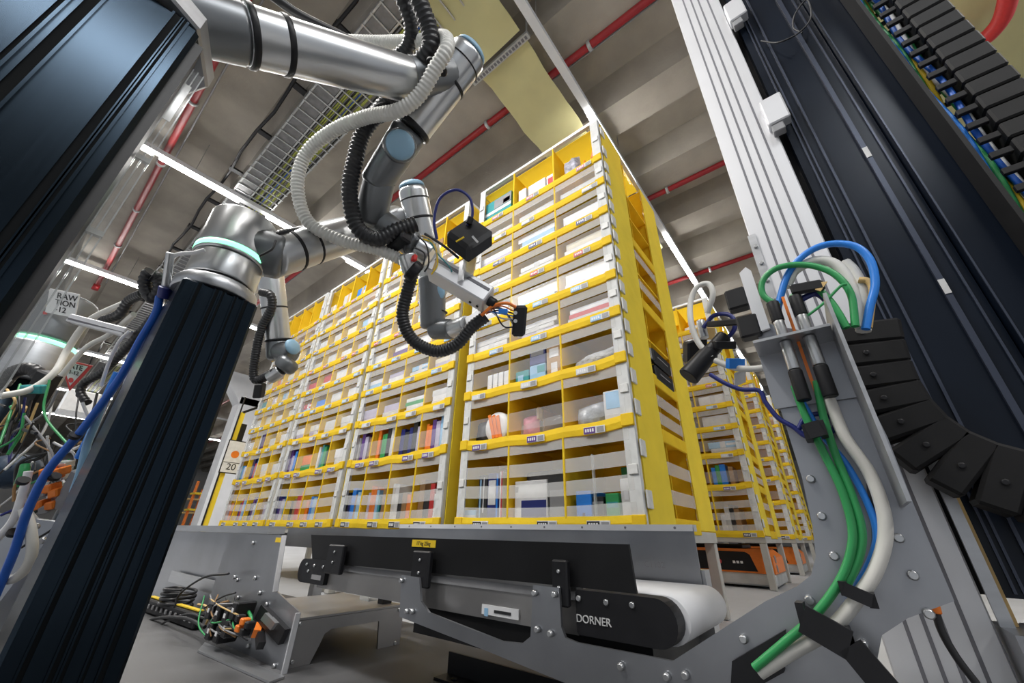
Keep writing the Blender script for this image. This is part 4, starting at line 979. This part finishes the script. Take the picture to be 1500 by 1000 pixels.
# --- third robot, far, hanging its forearm in front of the far pods
r3 = thing('robot_arm', 'distant robot forearm hanging in front of the far pods', 'robot arm', (-2.75, .3, 0))
a0 = A(396, 402, d=1.95); a1 = A(408, 500, d=1.95); wx = (a1 - a0).normalized()
MB().cyl((-2.95, .30, .006), (-2.95, .30, 1.15), .075, n=20).build('pedestal', M['col_black'], r3)
MB().rod((-2.95, .30, 1.151), (-2.95, .30, 1.42), .08, e=.2).build('shoulder', M['silver'], r3)
MB().rod(V((-2.95, .32, 1.40)), a0 + V((0, 0, .03)), .06, .055, e=.4).build('upper_arm', M['white_alu'], r3)
MB().rod(a0 - wx * .04, a1, .060, .056, e=.3, n=22).build('forearm', M['silver'], r3)
for f in (.0, .5, .98): ring(r3, a0.lerp(a1, f), wx, .060, .008)
a2 = A(408, 528, d=1.93); MB().rod(a1 - wx * .01, a2, .056, .054, e=.5).build('wrist_one', M['silver_dark'], r3)
a3 = A(430, 518, d=1.9); MB().rod(a2 - wx * .05, a3, .05, .05, e=.4).build('wrist_two', M['silver_dark'], r3); cap(r3, A(428, 508, d=1.88), (a3 - a2), .04, .02)
a4 = A(412, 542, d=1.86); MB().rod(a3 + V((0, 0, -.03)), a4, .052, .05, e=.5).build('wrist_three', M['silver_dark'], r3)
a5 = A(383, 562, d=1.86); MB().rod(a4, a4.lerp(a5, .6), .03, e=.2).build('tool_flange', M['silver'], r3)
MB().cbox(A(380, 572, d=1.86), RT * .02, FW * .02, UP * .035 + RT * .006, .006).build('gripper', M['black'], r3)
hose(r3, [A(384, 428, d=1.9), A(396, 432, d=1.88), A(398, 450, d=1.88), A(384, 478, d=1.88), A(375, 515, d=1.88), A(373, 555, d=1.88), A(396, 548, d=1.86), A(404, 543, d=1.85)], .021, 'hose_black', 10, .14, .012, 'cable_hose')

# --- fourth robot, at the left edge
r4 = thing('robot_arm', 'grey robot base with green glowing ring at left edge behind columns', 'robot arm', (-2.35, -.1, 0))
rc = A(62, 505, d=1.55); rc = V((rc.x, rc.y, rc.z))
MB().cyl((rc.x, rc.y, .006), (rc.x, rc.y, rc.z - .16), .08, n=20).build('pedestal', M['col_black'], r4)
MB().rod((rc.x, rc.y, rc.z - .158), (rc.x, rc.y, rc.z - .012), .105, e=.1, n=26).build('base', M['alu'], r4)
MB().lathe((rc.x, rc.y, rc.z - .011), (0, 0, 1), [(0, .1), (.014, .1)], 28).build('light_ring', M['green_led'], r4)
MB().rod((rc.x, rc.y, rc.z + .004), (rc.x, rc.y, rc.z + .21), .095, e=.2, n=28).build('shoulder_turret', M['silver_dark'], r4)
MB().ball(A(28, 605, d=1.45), .035).build('sensor_lens', M['c_lightblue'], r4)

# ------------------------------------------------------------------ signs at left
sc_ = A(92, 444, d=1.52)
sign('station_sign', sc_, RT * .93 + UP * -.20 + FW * .1, UP * .9 + RT * .33, .105, .095, 'white sign with black letters RAW STATION 12 above the left robot', [('RAW', .014, .026, .032), ('TION', .012, .0, .030), ('-12', .0, -.027, .030)])
MB_ = MB(); MB_.obox(A(66, 458, d=1.515), RT * .006, UP * .006, FW * .002); tag(MB_.build('red_dot', M['c_red']), 'small red sticker at lower left corner of station sign', 'sticker')
tc = A(107, 548, d=1.7)
t = thing('warning_sign', 'white sign with a red triangle pointing down, left of slim column', 'sign', tc)
ex = (RT * .97 - UP * .22).normalized(); ey = (UP - ex * UP.dot(ex)).normalized()
MB().prism([tc + ex * -.075 + ey * .055, tc + ex * .075 + ey * .055, tc + ey * -.075], FW * .003).build('red_border', M['c_red'], t)
MB().prism([tc + ex * -.058 + ey * .048 - FW * .002, tc + ex * .058 + ey * .048 - FW * .002, tc + ey * -.052 - FW * .002], FW * .001).build('plate', M['c_white'], t)
text('GATE', .032, M['c_black'], t, tc + ey * .034 - FW * .0045, ex, ey); text('11-12', .024, M['c_black'], t, tc + ey * .008 - FW * .0045, ex, ey)
MB().lathe(tc - ey * .026 - FW * .003, -FW, [(0, .011), (.001, .011)], 14).build('dot', M['c_red'], t)
t = thing('wall_cabinet', 'small grey cabinet below the triangle sign in the background', 'cabinet', A(115, 590, d=3.2))
c = A(115, 592, d=3.2); MB().cbox(c, (.0, .1, 0), (.12, 0, 0), (0, 0, .09), .01).build('body', M['white_paint'], t); MB().obox(c + V((.122, 0, 0)), (0, .09, 0), (.002, 0, 0), (0, 0, .08)).build('door', M['c_pale'], t)

# ------------------------------------------------------------------ hoses and wiring beside the slim column
def htag(pts, r, mt, name, label, cat='hose', n=9, corr=0, pitch=.01):
    o = MB().tube(cr(pts, 10), r, n, 0, corr, pitch).build(name, M[mt]); return tag(o, label, cat)
htag([A(234, 434, d=.955), A(228, 460, d=.95), A(205, 500, d=.94), A(175, 555, d=.93), A(120, 630, d=.91), A(70, 690, d=.89), A(40, 750, d=.88), A(20, 810, d=.87), A(-10, 880, d=.86)], .0085, 'c_blue', 'air_hose', 'thick dark blue air hose running down beside the slim column')
htag([A(172, 545, d=.97), A(158, 575, d=.96), A(148, 600, d=.955), A(130, 640, d=.95), A(115, 670, d=.95)], .0075, 'c_azure', 'air_hose', 'shorter bright blue air hose behind the thick blue one')
htag([A(205, 435, d=1.05), A(180, 445, d=1.1), A(130, 470, d=1.15), A(100, 510, d=1.15), A(80, 545, d=1.1), A(45, 570, d=1.05), A(0, 580, d=1.0)], .0085, 'hose_white', 'white_hose', 'upper white hose looping left past the signs')
htag([A(196, 460, d=1.04), A(160, 490, d=1.1), A(125, 510, d=1.12), A(90, 550, d=1.1)], .007, 'hose_white', 'white_hose', 'lower white hose crossing left below the small aluminium rail')
htag([A(238, 450, d=.99), A(220, 470, d=1.0), A(185, 510, d=1.02), A(150, 545, d=1.05), A(125, 560, d=1.06), A(118, 575, d=1.05), A(128, 590, d=1.04)], .0105, 'hose_black', 'black_hose', 'black ribbed hose hooking down behind blue hose', corr=.14, pitch=.012)
htag([A(222, 398, d=1.0), A(215, 405, d=1.0), A(213, 420, d=1.0), A(222, 436, d=1.0), A(234, 425, d=1.0), A(232, 408, d=1.0), A(222, 402, d=.99)], .016, 'hose_black', 'hose_loop', 'small black corrugated hose loop at top left of slim column', corr=.14, pitch=.011)
htag([A(210, 430, d=1.02), A(190, 440, d=1.05), A(175, 460, d=1.06), A(150, 470, d=1.08)], .013, 'hose_black', 'black_hose', 'black hose just under the hose loop', corr=.14, pitch=.012)
htag([A(190, 485, d=.98), A(175, 500, d=.97), A(160, 530, d=.97), A(148, 565, d=.97)], .004, 'c_white', 'thin_cable', 'thin white cable arcing left of slim column', 'cable')
htag([A(215, 490, d=.97), A(200, 520, d=.96), A(190, 545, d=.955), A(180, 580, d=.95)], .006, 'c_pale', 'thin_cable', 'pale ribbon cable clipped along edge of slim column', 'cable')
htag([A(150, 590, d=.93), A(140, 620, d=.93), A(128, 650, d=.93), A(118, 690, d=.92), A(108, 720, d=.92)], .008, 'c_lightblue', 'thin_cable', 'light blue cable bundle low beside slim column', 'cable')
t = thing('mini_rail', 'short slotted aluminium rail beside the white hoses', 'rail', A(145, 476, d=1.0))
MB().bar(A(106, 467, d=1.03), A(188, 488, d=.99), .022, .022, ch=.002).build('profile', M['white_alu'], t)
p0 = A(106, 467, d=1.03); p1 = A(188, 488, d=.99); MB().bar(p0 + V((.004, 0, 0)) - FW * .0113, p1 - FW * .0113, .005, .001, FW).build('slot', M['slot'], t)
t = thing('valve_block', 'cluster of valves with orange connectors and cables at left edge', 'valves', A(70, 690, d=.95))
for k in range(9):
    c = A(72 + (k % 3) * 9 - (k // 3) * 5, 690 + (k // 3) * 24 + (k % 2) * 6, d=.95)
    MB().cbox(c, RT * .012 + UP * .003, FW * .014, UP * .010, .003).build('connector', M['c_orange' if k % 4 != 3 else 'c_grey'], t)
for k in range(4):
    c = A(95 + k * -4, 680 + k * 16, d=.97); MB().cbox(c, RT * .014, FW * .012, UP * .008, .002).build('valve', M['alu'], t)
MB().bar(A(118, 690, d=.96), A(88, 745, d=.95), .03, .02, FW, ch=.003).build('manifold', M['c_grey'], t)
for k in range(46):
    ax_ = random.uniform(15, 150); ay_ = random.uniform(555, 720); p0 = A(ax_, ay_, d=random.uniform(.96, 1.12)); p1 = A(min(ax_ + random.uniform(-85, 30), 112), ay_ + random.uniform(15, 110), d=random.uniform(.95, 1.05)); md = (p0 + p1) / 2 + RT * random.uniform(-.05, .05) + UP * random.uniform(-.03, .02)
    MB().tube(cr([p0, md, p1]), random.choice([.002, .003, .004]), 6).build('cable', M['c_' + random.choice(['black', 'black', 'grey', 'black', 'white', 'black', 'navy', 'brown', 'black', 'green'])], t)
for px, py in ((118, 640), (88, 700), (42, 706), (28, 782)): 
    c = A(px - 10, py, d=.90); MB().lathe(c, RT * .6 + UP * .8, [(0, .0115), (.008, .0115)], 12).build('cable_tie', M['black'], t)
t = thing('side_cabinet', 'grey aluminium side panel with bolts under the wiring at left edge', 'panel', (-1.3, .0, .006))
MB().prism([A(-60, 745, d=.98), A(88, 765, d=1.0), A(30, 960, d=.90), A(-60, 960, d=.85)], FW * .006).build('sheet', M['sheet'], t)
for px, py in ((66, 790), (32, 858), (55, 770)): bolt(t, A(px, py, d=.955), .008, 'silver', -FW, .01)
htag([A(35, 745, d=.9), A(45, 775, d=.89), A(46, 815, d=.88), A(25, 845, d=.88), A(-5, 850, d=.88)], .010, 'hose_white', 'cable_loop', 'grey cable loop over the side panel at left edge', 'cable')
htag([A(42, 690, d=.93), A(34, 720, d=.92), A(20, 760, d=.91), A(-5, 790, d=.9)], .008, 'c_white', 'cable_loop', 'white cable dropping along the left edge', 'cable')
htag([A(38, 680, d=.99), A(34, 695, d=.98), A(28, 710, d=.98)], .010, 'c_green', 'green_cable', 'short green cable beside the orange connectors', 'cable')
tag(MB().ball(A(20, 690, d=1.3), .07, 14, 0, (1.2, 1, .8)).build('parcel_bag', mat('dark_bag', (.012, .03, .06), .6, noise=.3, nscale=14, bump=.6, bscale=18)), 'dark blue soft bag behind the wiring at left edge', 'bag')
t = thing('tool_assembly', 'black gripper tool with yellow wires hanging at left edge', 'gripper', A(25, 600, d=1.1))
MB().bar(A(75, 545, d=1.12), A(5, 660, d=1.08), .045, .04, FW, ch=.005).build('bar', M['black'], t)
MB().cbox(A(50, 570, d=1.06), RT * .03, FW * .01, UP * .012, .003).build('board', M['c_teal'], t)
MB().rod(A(32, 595, d=1.06), A(22, 612, d=1.06), .012, e=.2).build('pin', M['c_tan'], t)
for k in range(6):
    MB().tube(cr([A(10 + k * 9, 570 + k * 4, d=1.06), A(22 + k * 3, 590 + k * 9, d=1.03), A(2 + k * 6, 622 + k * 5, d=1.05)]), .003, 6).build('cable', M['c_' + ['tan', 'black', 'black', 'navy', 'black', 'tan'][k]], t)
htag([A(5, 560, d=1.2), A(20, 545, d=1.2), A(45, 540, d=1.2), A(60, 555, d=1.2), A(55, 585, d=1.2)], .020, 'hose_black', 'black_hose', 'black hose bend in front of the left robot base', corr=.14, pitch=.012)
# racks of totes far behind at left
for k in range(6):
    t = thing('far_shelf', f'{ORD[k]} distant shelf unit beyond the white pillar at left', 'shelf', (-24 - (k % 3) * 5, 3.0 + (k // 3) * 3.0, 0))
    x, y = -24 - (k % 3) * 5, 3.0 + (k // 3) * 3.0
    for a in (0, 1.6):
        MB().box(x - .05, x + .05, y + a - .05, y + a + .05, 0, 2.4).build('post', M['c_orange'], t)
    for z in (.4, 1.1, 1.8): MB().box(x - .4, x + .4, y - .06, y + 1.66, z, z + .08).build('board', M['c_yellow' if k % 2 else 'c_tan'], t)

# ------------------------------------------------------------------ right-hand gantry: white profile, dark cover, chains
t = thing('aluminium_profile', 'tall pale slotted aluminium profile rising at right', 'profile', (.055, .885, .006))
x0, x1, y0, y1 = -.009, .108, .85, .93
MB().cbox(((x0 + x1) / 2, (y0 + y1) / 2, 1.76), ((x1 - x0) / 2, 0, 0), (0, (y1 - y0) / 2, 0), (0, 0, 1.75), .002).build('profile', M['white_alu'], t)
for x in (.022, .042, .060, .082): MB().box(x - .0022, x + .0022, y0 - .0004, y0 + .0014, .03, 3.5).build('slot', M['slot'], t)
MB().box(x0 - .003, x0 + .012, y0 - .004, y0 - .0008, .78, .97).build('splice_plate', M['alu'], t)
for k in range(4): bolt(t, V((x0 + .006, y0 - .004, .80 + k * .045)), .004, 'silver')
for px, py in ((1128, 168), (1072, 22)):
    c = A(px, py, y=y0 - .012); cl = MB().cbox(c + V((.01, 0, 0)), (.022, 0, 0), (0, .014, 0), (0, 0, .045), .003).build('clamp_block', M['white_alu'], t)
    MB().cbox(c + V((.004, .0, -.058)), (.012, 0, 0), (0, .01, 0), (0, 0, .012), .002).build('clamp_jaw', M['c_grey'], cl)
t = thing('gantry_cover', 'tall dark navy gantry cover with thin vertical ridges at right', 'gantry', (.3, .95, .006))
MB().box(.125, .262, .868, 1.05, .30, 3.5).build('panel', M['panel_navy'], t)
MB().box(.264, .345, .85, 1.05, .30, 3.5).build('panel', M['panel_navy'], t)
MB().box(.109, .125, .90, 1.05, .30, 3.5).build('gap_strip', M['black'], t)
for x, wv, h in ((.142, .003, .004), (.150, .003, .004), (.168, .004, .005), (.226, .008, .007), (.250, .003, .004)): MB().box(x - wv / 2, x + wv / 2, .868 - h, .8675, .305, 3.49).build('ridge', M['ridge'], t)
for x in (.2655, .3435): MB().box(x - .0012, x + .0012, .8475, .8497, .305, 3.49).build('ridge', M['ridge'], t)
for z in (.73, 1.06): MB().box(.222, .230, .8595, .8607, z, z + .028).build('sticker', M['c_pale'], t)
MB().tube(cr([A(1115, 60, y=.855), A(1140, 62, y=.835), A(1170, 48, y=.835), A(1188, 25, y=.835), A(1182, 0, y=.84), A(1165, 20, y=.84), A(1162, 40, y=.845), A(1175, 48, y=.845)]), .0022, 6).build('cable', M['c_black'], t)
MB().box(.345, 1.6, 1.02, 1.06, .006, .95).build('rear_panel', M['black_sat'], t)
# upper cable chain, vertical
t = thing('cable_chain', 'vertical black cable chain carrying blue and green wires, top right', 'cable chain', (.40, .84, .3))
ys, yd = .795, .85
for k in range(54):
    z = .34 + k * .036
    if z > 2.3: break
    lk = MB().cbox((.383, (ys + yd) / 2, z), (.027, 0, 0), (0, .030, 0), (0, 0, .0168), .003)
    lk.box(.330, .356, ys + .05, ys + .056, z - .004, z + .004)
    lk.build('link', M['chain'], t)
    MB().cbox((.341, ys + .004, z), (.012, 0, 0), (0, .004, 0), (0, 0, .006), .001).build('crossbar', M['chain'], t)
for k, (cc, dx) in enumerate((('azure', .324), ('green', .330), ('yellow', .336), ('blue', .342), ('white', .347), ('green', .350))):
    pts = [(dx + .003 * math.sin(j * 1.3 + k), ys + .018 + (k % 3) * .010 + .006 * math.sin(j * .9 + k * 2), .32 + j * .06) for j in range(34)]
    MB().tube(cr(pts, 3), .0045, 6).build('wire', M['c_' + cc], t)
MB()  .box(.314, .320, ys, yd - .002, .32, 2.3).build('back_strip', M['chain'], t)
# lower cable chain, curving out to the right
t = thing('cable_chain', 'lower black cable chain curving from the bracket to the right edge', 'cable chain', A(1290, 560, d=.9))
path = cr([A(px, py, y=.79) for px, py in ((1266, 478), (1276, 525), (1294, 575), (1326, 624), (1375, 664), (1432, 692), (1505, 714), (1600, 740))], 12)
pts = resample(path, .036)
for i in range(len(pts) - 1):
    p, q = pts[i], pts[i + 1]; d = (q - p).normalized(); dep = (V((0, 1, 0)) - d * d.y).normalized(); u = dep.cross(d)
    lk = MB().cbox((p + q) / 2, d * .0182, dep * .024, u * .041, .004).build('link', M['chain'], t)
    MB().lathe((p + q) / 2 - dep * .0258 + u * .006, -dep, [(0, .004), (.0008, .004), (.0008, .002)], 10).build('pivot', M['black'], lk)
MB().bar(A(1285, 484, y=.80), A(1236, 490, y=.80), .05, .006, UP).build('end_bracket', M['silver'], t)

# ------------------------------------------------------------------ sensor bracket with connectors and cables, at right
t = thing('connector_bracket', 'bent aluminium bracket holding two round connectors at right', 'bracket', (0, .68, .6))
zb = .627
MB().prism([V((-.046, .70, zb)), V((.054, .70, zb)), V((.050, .635, zb)), V((-.044, .635, zb))], (0, 0, .004)).build('shelf', M['alu'], t)
MB().box(.052, .056, .60, .70, .40, .66).build('side_flange', M['alu'], t)
MB().box(-.045, .055, .695, .699, .54, zb).build('web', M['sheet'], t)
pl = [A(1083, 400, y=.69), A(1092, 391, y=.69), A(1100, 396, y=.69), A(1128, 480, y=.69), A(1110, 486, y=.69)]
MB().prism(pl, (0, .006, 0)).build('fin', M['white_alu'], t)
for px, py in ((1112, 460), (1094, 440)): MB().cbox(A(px - 14, py + (20 if px > 1100 else 0), y=.70), (.016, 0, 0), (0, .012, 0), (0, 0, .020), .003).build('holder', M['black'], t)
for i, (px, py) in enumerate(((1150, 500), (1185, 492))):
    p = A(px, py, y=.655); x = p.x
    MB().rod((x, .655, zb + .006), (x, .655, zb + .034), .0075, e=.15).build('connector', M['silver'], t)
    MB().rod((x, .655, zb + .034), (x, .655, zb + .068), .0085, e=.15).build('plug', M['black'], t)
    MB().rod((x, .655, zb - .046), (x, .655, zb - .001), .0078, e=.15).build('connector', M['silver'], t)
    MB().rod((x, .655, zb - .092), (x, .655, zb - .047), .0088, e=.2).build('plug', M['black'], t)
MB().box(.008, .012, .668, .672, zb - .09, zb + .08).build('orange_strip', M['c_orange'], t)
def cab(pts, r, mt, name, label, yy=.655, cat='cable'):
    o = MB().tube(cr([A(px, py, y=yy + (dy[0] if dy else 0)) for px, py, *dy in pts], 9), r, 9).build(name, M[mt]); return tag(o, label, cat)
cab([(1163, 565), (1180, 610), (1205, 660), (1232, 715), (1248, 770), (1246, 810), (1228, 855), (1190, 905), (1150, 940), (1105, 978)], .0048, 'c_green', 'green_cable', 'left green cable descending from bracket to the tie straps', .665)
cab([(1196, 558), (1205, 605), (1222, 660), (1246, 720), (1262, 775), (1258, 815), (1243, 850), (1232, 868)], .0048, 'c_green', 'green_cable', 'right green cable descending from bracket beside the white one', .668)
cab([(1215, 585), (1238, 640), (1272, 690), (1292, 740), (1297, 785), (1285, 830), (1262, 868), (1218, 920), (1160, 955), (1112, 985)], .0072, 'hose_white', 'white_cable', 'thick white cable curving down the support plate', .672)
cab([(1165, 570), (1200, 630), (1240, 680), (1270, 735), (1284, 780), (1276, 820), (1250, 870), (1225, 925)], .0040, 'c_azure', 'blue_cable', 'blue cable between the green and white cables', .676)
cab([(1275, 700), (1284, 790), (1268, 840), (1255, 862)], .0045, 'c_black', 'black_cable', 'black cable behind the white one near the tie', .684)
cab([(1140, 448), (1118, 432), (1118, 410), (1140, 392), (1180, 388), (1220, 400), (1246, 430), (1253, 478)], .0048, 'c_green', 'green_cable', 'green cable loop arching above the bracket', .665)
cab([(1160, 436), (1172, 424), (1192, 420), (1212, 436), (1228, 458), (1240, 480)], .0048, 'c_green', 'green_cable', 'inner green cable passing the yellow tag above bracket', .66)
cab([(1137, 470), (1142, 440), (1155, 400), (1180, 372), (1212, 358), (1250, 360), (1274, 380), (1282, 415), (1274, 450), (1268, 482)], .0052, 'c_azure', 'blue_cable', 'bright blue cable loop arching highest above bracket', .675)
cab([(1152, 420), (1165, 396), (1195, 382), (1225, 388), (1248, 420), (1262, 480)], .0075, 'hose_white', 'white_cable', 'white cable loop arching above the bracket', .685)
cab([(1236, 385), (1250, 400), (1262, 430), (1265, 485)], .009, 'hose_white', 'white_cable', 'second thick white cable entering the lower chain', .69)
cab([(1258, 410), (1272, 412), (1278, 428), (1272, 480)], .0045, 'c_tan', 'yellow_cable', 'thin yellow green earth cable beside the blue loop', .68)
cab([(1170, 440), (1195, 430), (1215, 445), (1235, 480)], .0048, 'c_navy', 'navy_cable', 'dark navy cable under the yellow tag above bracket', .668)
cab([(1175, 468), (1205, 445), (1230, 420), (1240, 416)], .002, 'c_green', 'cable_tie', 'thin green tie wire above the bracket', .655)
tag(MB().cbox(A(1182, 421, y=.652), (.020, 0, -.003), (0, .0045, 0), (.0, 0, .009), .003).build('cable_sleeve', M['black']), 'black sleeve on the green cable above the bracket', 'sleeve')
tag(MB().prism([A(1192, 414, y=.648), A(1212, 412, y=.648), A(1202, 426, y=.648), A(1194, 424, y=.648)], (0, .002, 0)).build('paper_tag', M['c_tan']), 'small yellow paper tag on cables above bracket', 'tag')
def tie(px, py, px2, py2, w_, label, yy=.662):
    p = A(px, py, y=yy - .016); q = A(px2, py2, y=yy - .016); o = MB().bar(p, q, .004, w_, (0, 1, 0)); 
    b = MB().obox((p + q) / 2, (q - p) / 2, (0, .003, 0), ((q - p).cross(V((0, 1, 0)))).normalized() * w_ / 2)
    b.obox(p + V((0, .014, 0)), (.004, 0, 0), (0, .014, 0), (0, 0, w_ / 2)); b.obox(q + V((0, .014, 0)), (.004, 0, 0), (0, .014, 0), (0, 0, w_ / 2))
    return tag(b.build('strap', M['black']), label, 'strap')
tie(1236, 862, 1278, 880, .014, 'upper black hook and loop strap round the cables on plate')
tie(1175, 905, 1245, 945, .030, 'wide black hook and loop strap round cables near lower right')
tie(1245, 945, 1300, 1010, .026, 'tail of the wide black strap running to lower right corner')
tie(1182, 632, 1204, 626, .020, 'small black band clipping the two green cables', .66)
tag(MB().obox(A(1110, 975, y=.694), (A(1150, 945, y=.694) - A(1072, 990, y=.694)) * .5, (0, .0045, 0), V((.006, 0, .022))).build('cable_port', M['black']), 'black cable port in the support plate, bottom right', 'port')
cab([(1040, 548), (1060, 560), (1085, 570), (1112, 572), (1122, 590), (1140, 612), (1162, 625), (1185, 640), (1218, 632), (1222, 615), (1200, 606), (1180, 612), (1170, 628)], .0035, 'c_navy', 'navy_cable', 'navy cable from the small camera looping round the green cables', .68)
# small camera cluster
t = thing('inspection_camera', 'small black inspection camera on a clamp arm left of bracket', 'camera', A(1045, 510, y=.78))
MB().rod(A(1008, 552, y=.76), A(1040, 515, y=.78), .020, .017, e=.12).build('lens_barrel', M['black'], t)
MB().rod(A(1034, 522, y=.778), A(1062, 492, y=.79), .014, e=.2).build('body', M['black'], t)
MB().cbox(A(1060, 505, y=.78), RT * .02, FW * .01, UP * .008, .002).build('clamp', M['black'], t)
MB().cbox(A(1018, 512, y=.86), RT * .022 + UP * .006, FW * .015, UP * .024, .004).build('light_head', M['black'], t)
MB().cbox(A(1034, 488, y=.85), RT * .016, FW * .01, UP * .014, .002).build('pad', M['c_tan'], t)
MB().bar(A(1040, 475, y=.80), A(1098, 470, y=.74), .018, .012, UP, ch=.002).build('arm', M['black'], t)
MB().rod(A(1026, 470, y=.82), A(1032, 495, y=.82), .009, e=.2).build('stem', M['silver'], t)
htag([A(1030, 480, y=.80), A(1046, 462, y=.80), A(1070, 462, y=.79), A(1076, 480, y=.79), A(1062, 500, y=.79)], .0045, 'c_navy', 'navy_cable', 'navy cable loop on top of the inspection camera', 'cable')
htag([A(1042, 524, y=.77), A(1022, 500, y=.77), A(1012, 470, y=.77), A(1012, 440, y=.78), A(1022, 420, y=.78), A(1038, 416, y=.78), A(1044, 432, y=.78), A(1036, 458, y=.79)], .0058, 'hose_white', 'white_cable', 'white cable loop beside the inspection camera', 'cable')
htag([A(1048, 528, y=.77), A(1075, 538, y=.76), A(1105, 540, y=.75), A(1130, 536, y=.74)], .0058, 'hose_white', 'white_cable', 'white cable with blue flag running to the bracket', 'cable')
tag(MB().obox(A(1077, 532, y=.755), RT * .014, FW * .006, UP * .009).build('tape_flag', M['c_azure']), 'bright blue tape flag on the white cable', 'tape')
tag(MB().obox(A(1084, 553, y=.77), RT * .010 + UP * .004, FW * .001, UP * .012).build('white_tag', M['c_white']), 'small white tag hanging under the blue tape flag', 'tag')

# lower right: base covers of the gantry
t = thing('machine_plinth', 'grey aluminium plinth covers of the gantry at bottom right corner', 'plinth', (.13, .8, .006))
bx = lambda px, py: A(px, py, y=.80)
a = bx(1400, 868); b0 = bx(1476, 870)
MB().box(.112, .140, .78, .90, .006, .27).build('cover', M['sheet'], t)
MB().box(.143, .175, .78, .93, .006, .268).build('cover', M['sheet'], t)
MB().box(.112, .125, .842, .849, .27, .62).build('strip', M['alu'], t)
MB().box(.127, .131, .86, .867, .27, .60).build('brass_strip', M['c_tan'], t)
MB().box(-.02, .09, .75, .78, .006, .20).build('cover', M['alu'], t)
for k in range(4): MB().box(.004 + k * .022, .008 + k * .022, .7485, .7502, .01, .2).build('slot', M['slot'], t)
tag(MB().tube(cr([A(1368, 880, y=.735), A(1378, 920, y=.735), A(1400, 960, y=.735), A(1430, 1000, y=.735)]), .004, 7).build('black_cable', M['c_black']), 'black cable running down from the orange plug, bottom right', 'cable')
tag(MB().rod(A(1360, 862, y=.735), A(1370, 898, y=.735), .006, e=.2).build('orange_plug', M['c_orange']), 'slim orange plug on the edge of the support plate', 'plug')
print('ITEMS', CNT, 'objects', len(bpy.data.objects))
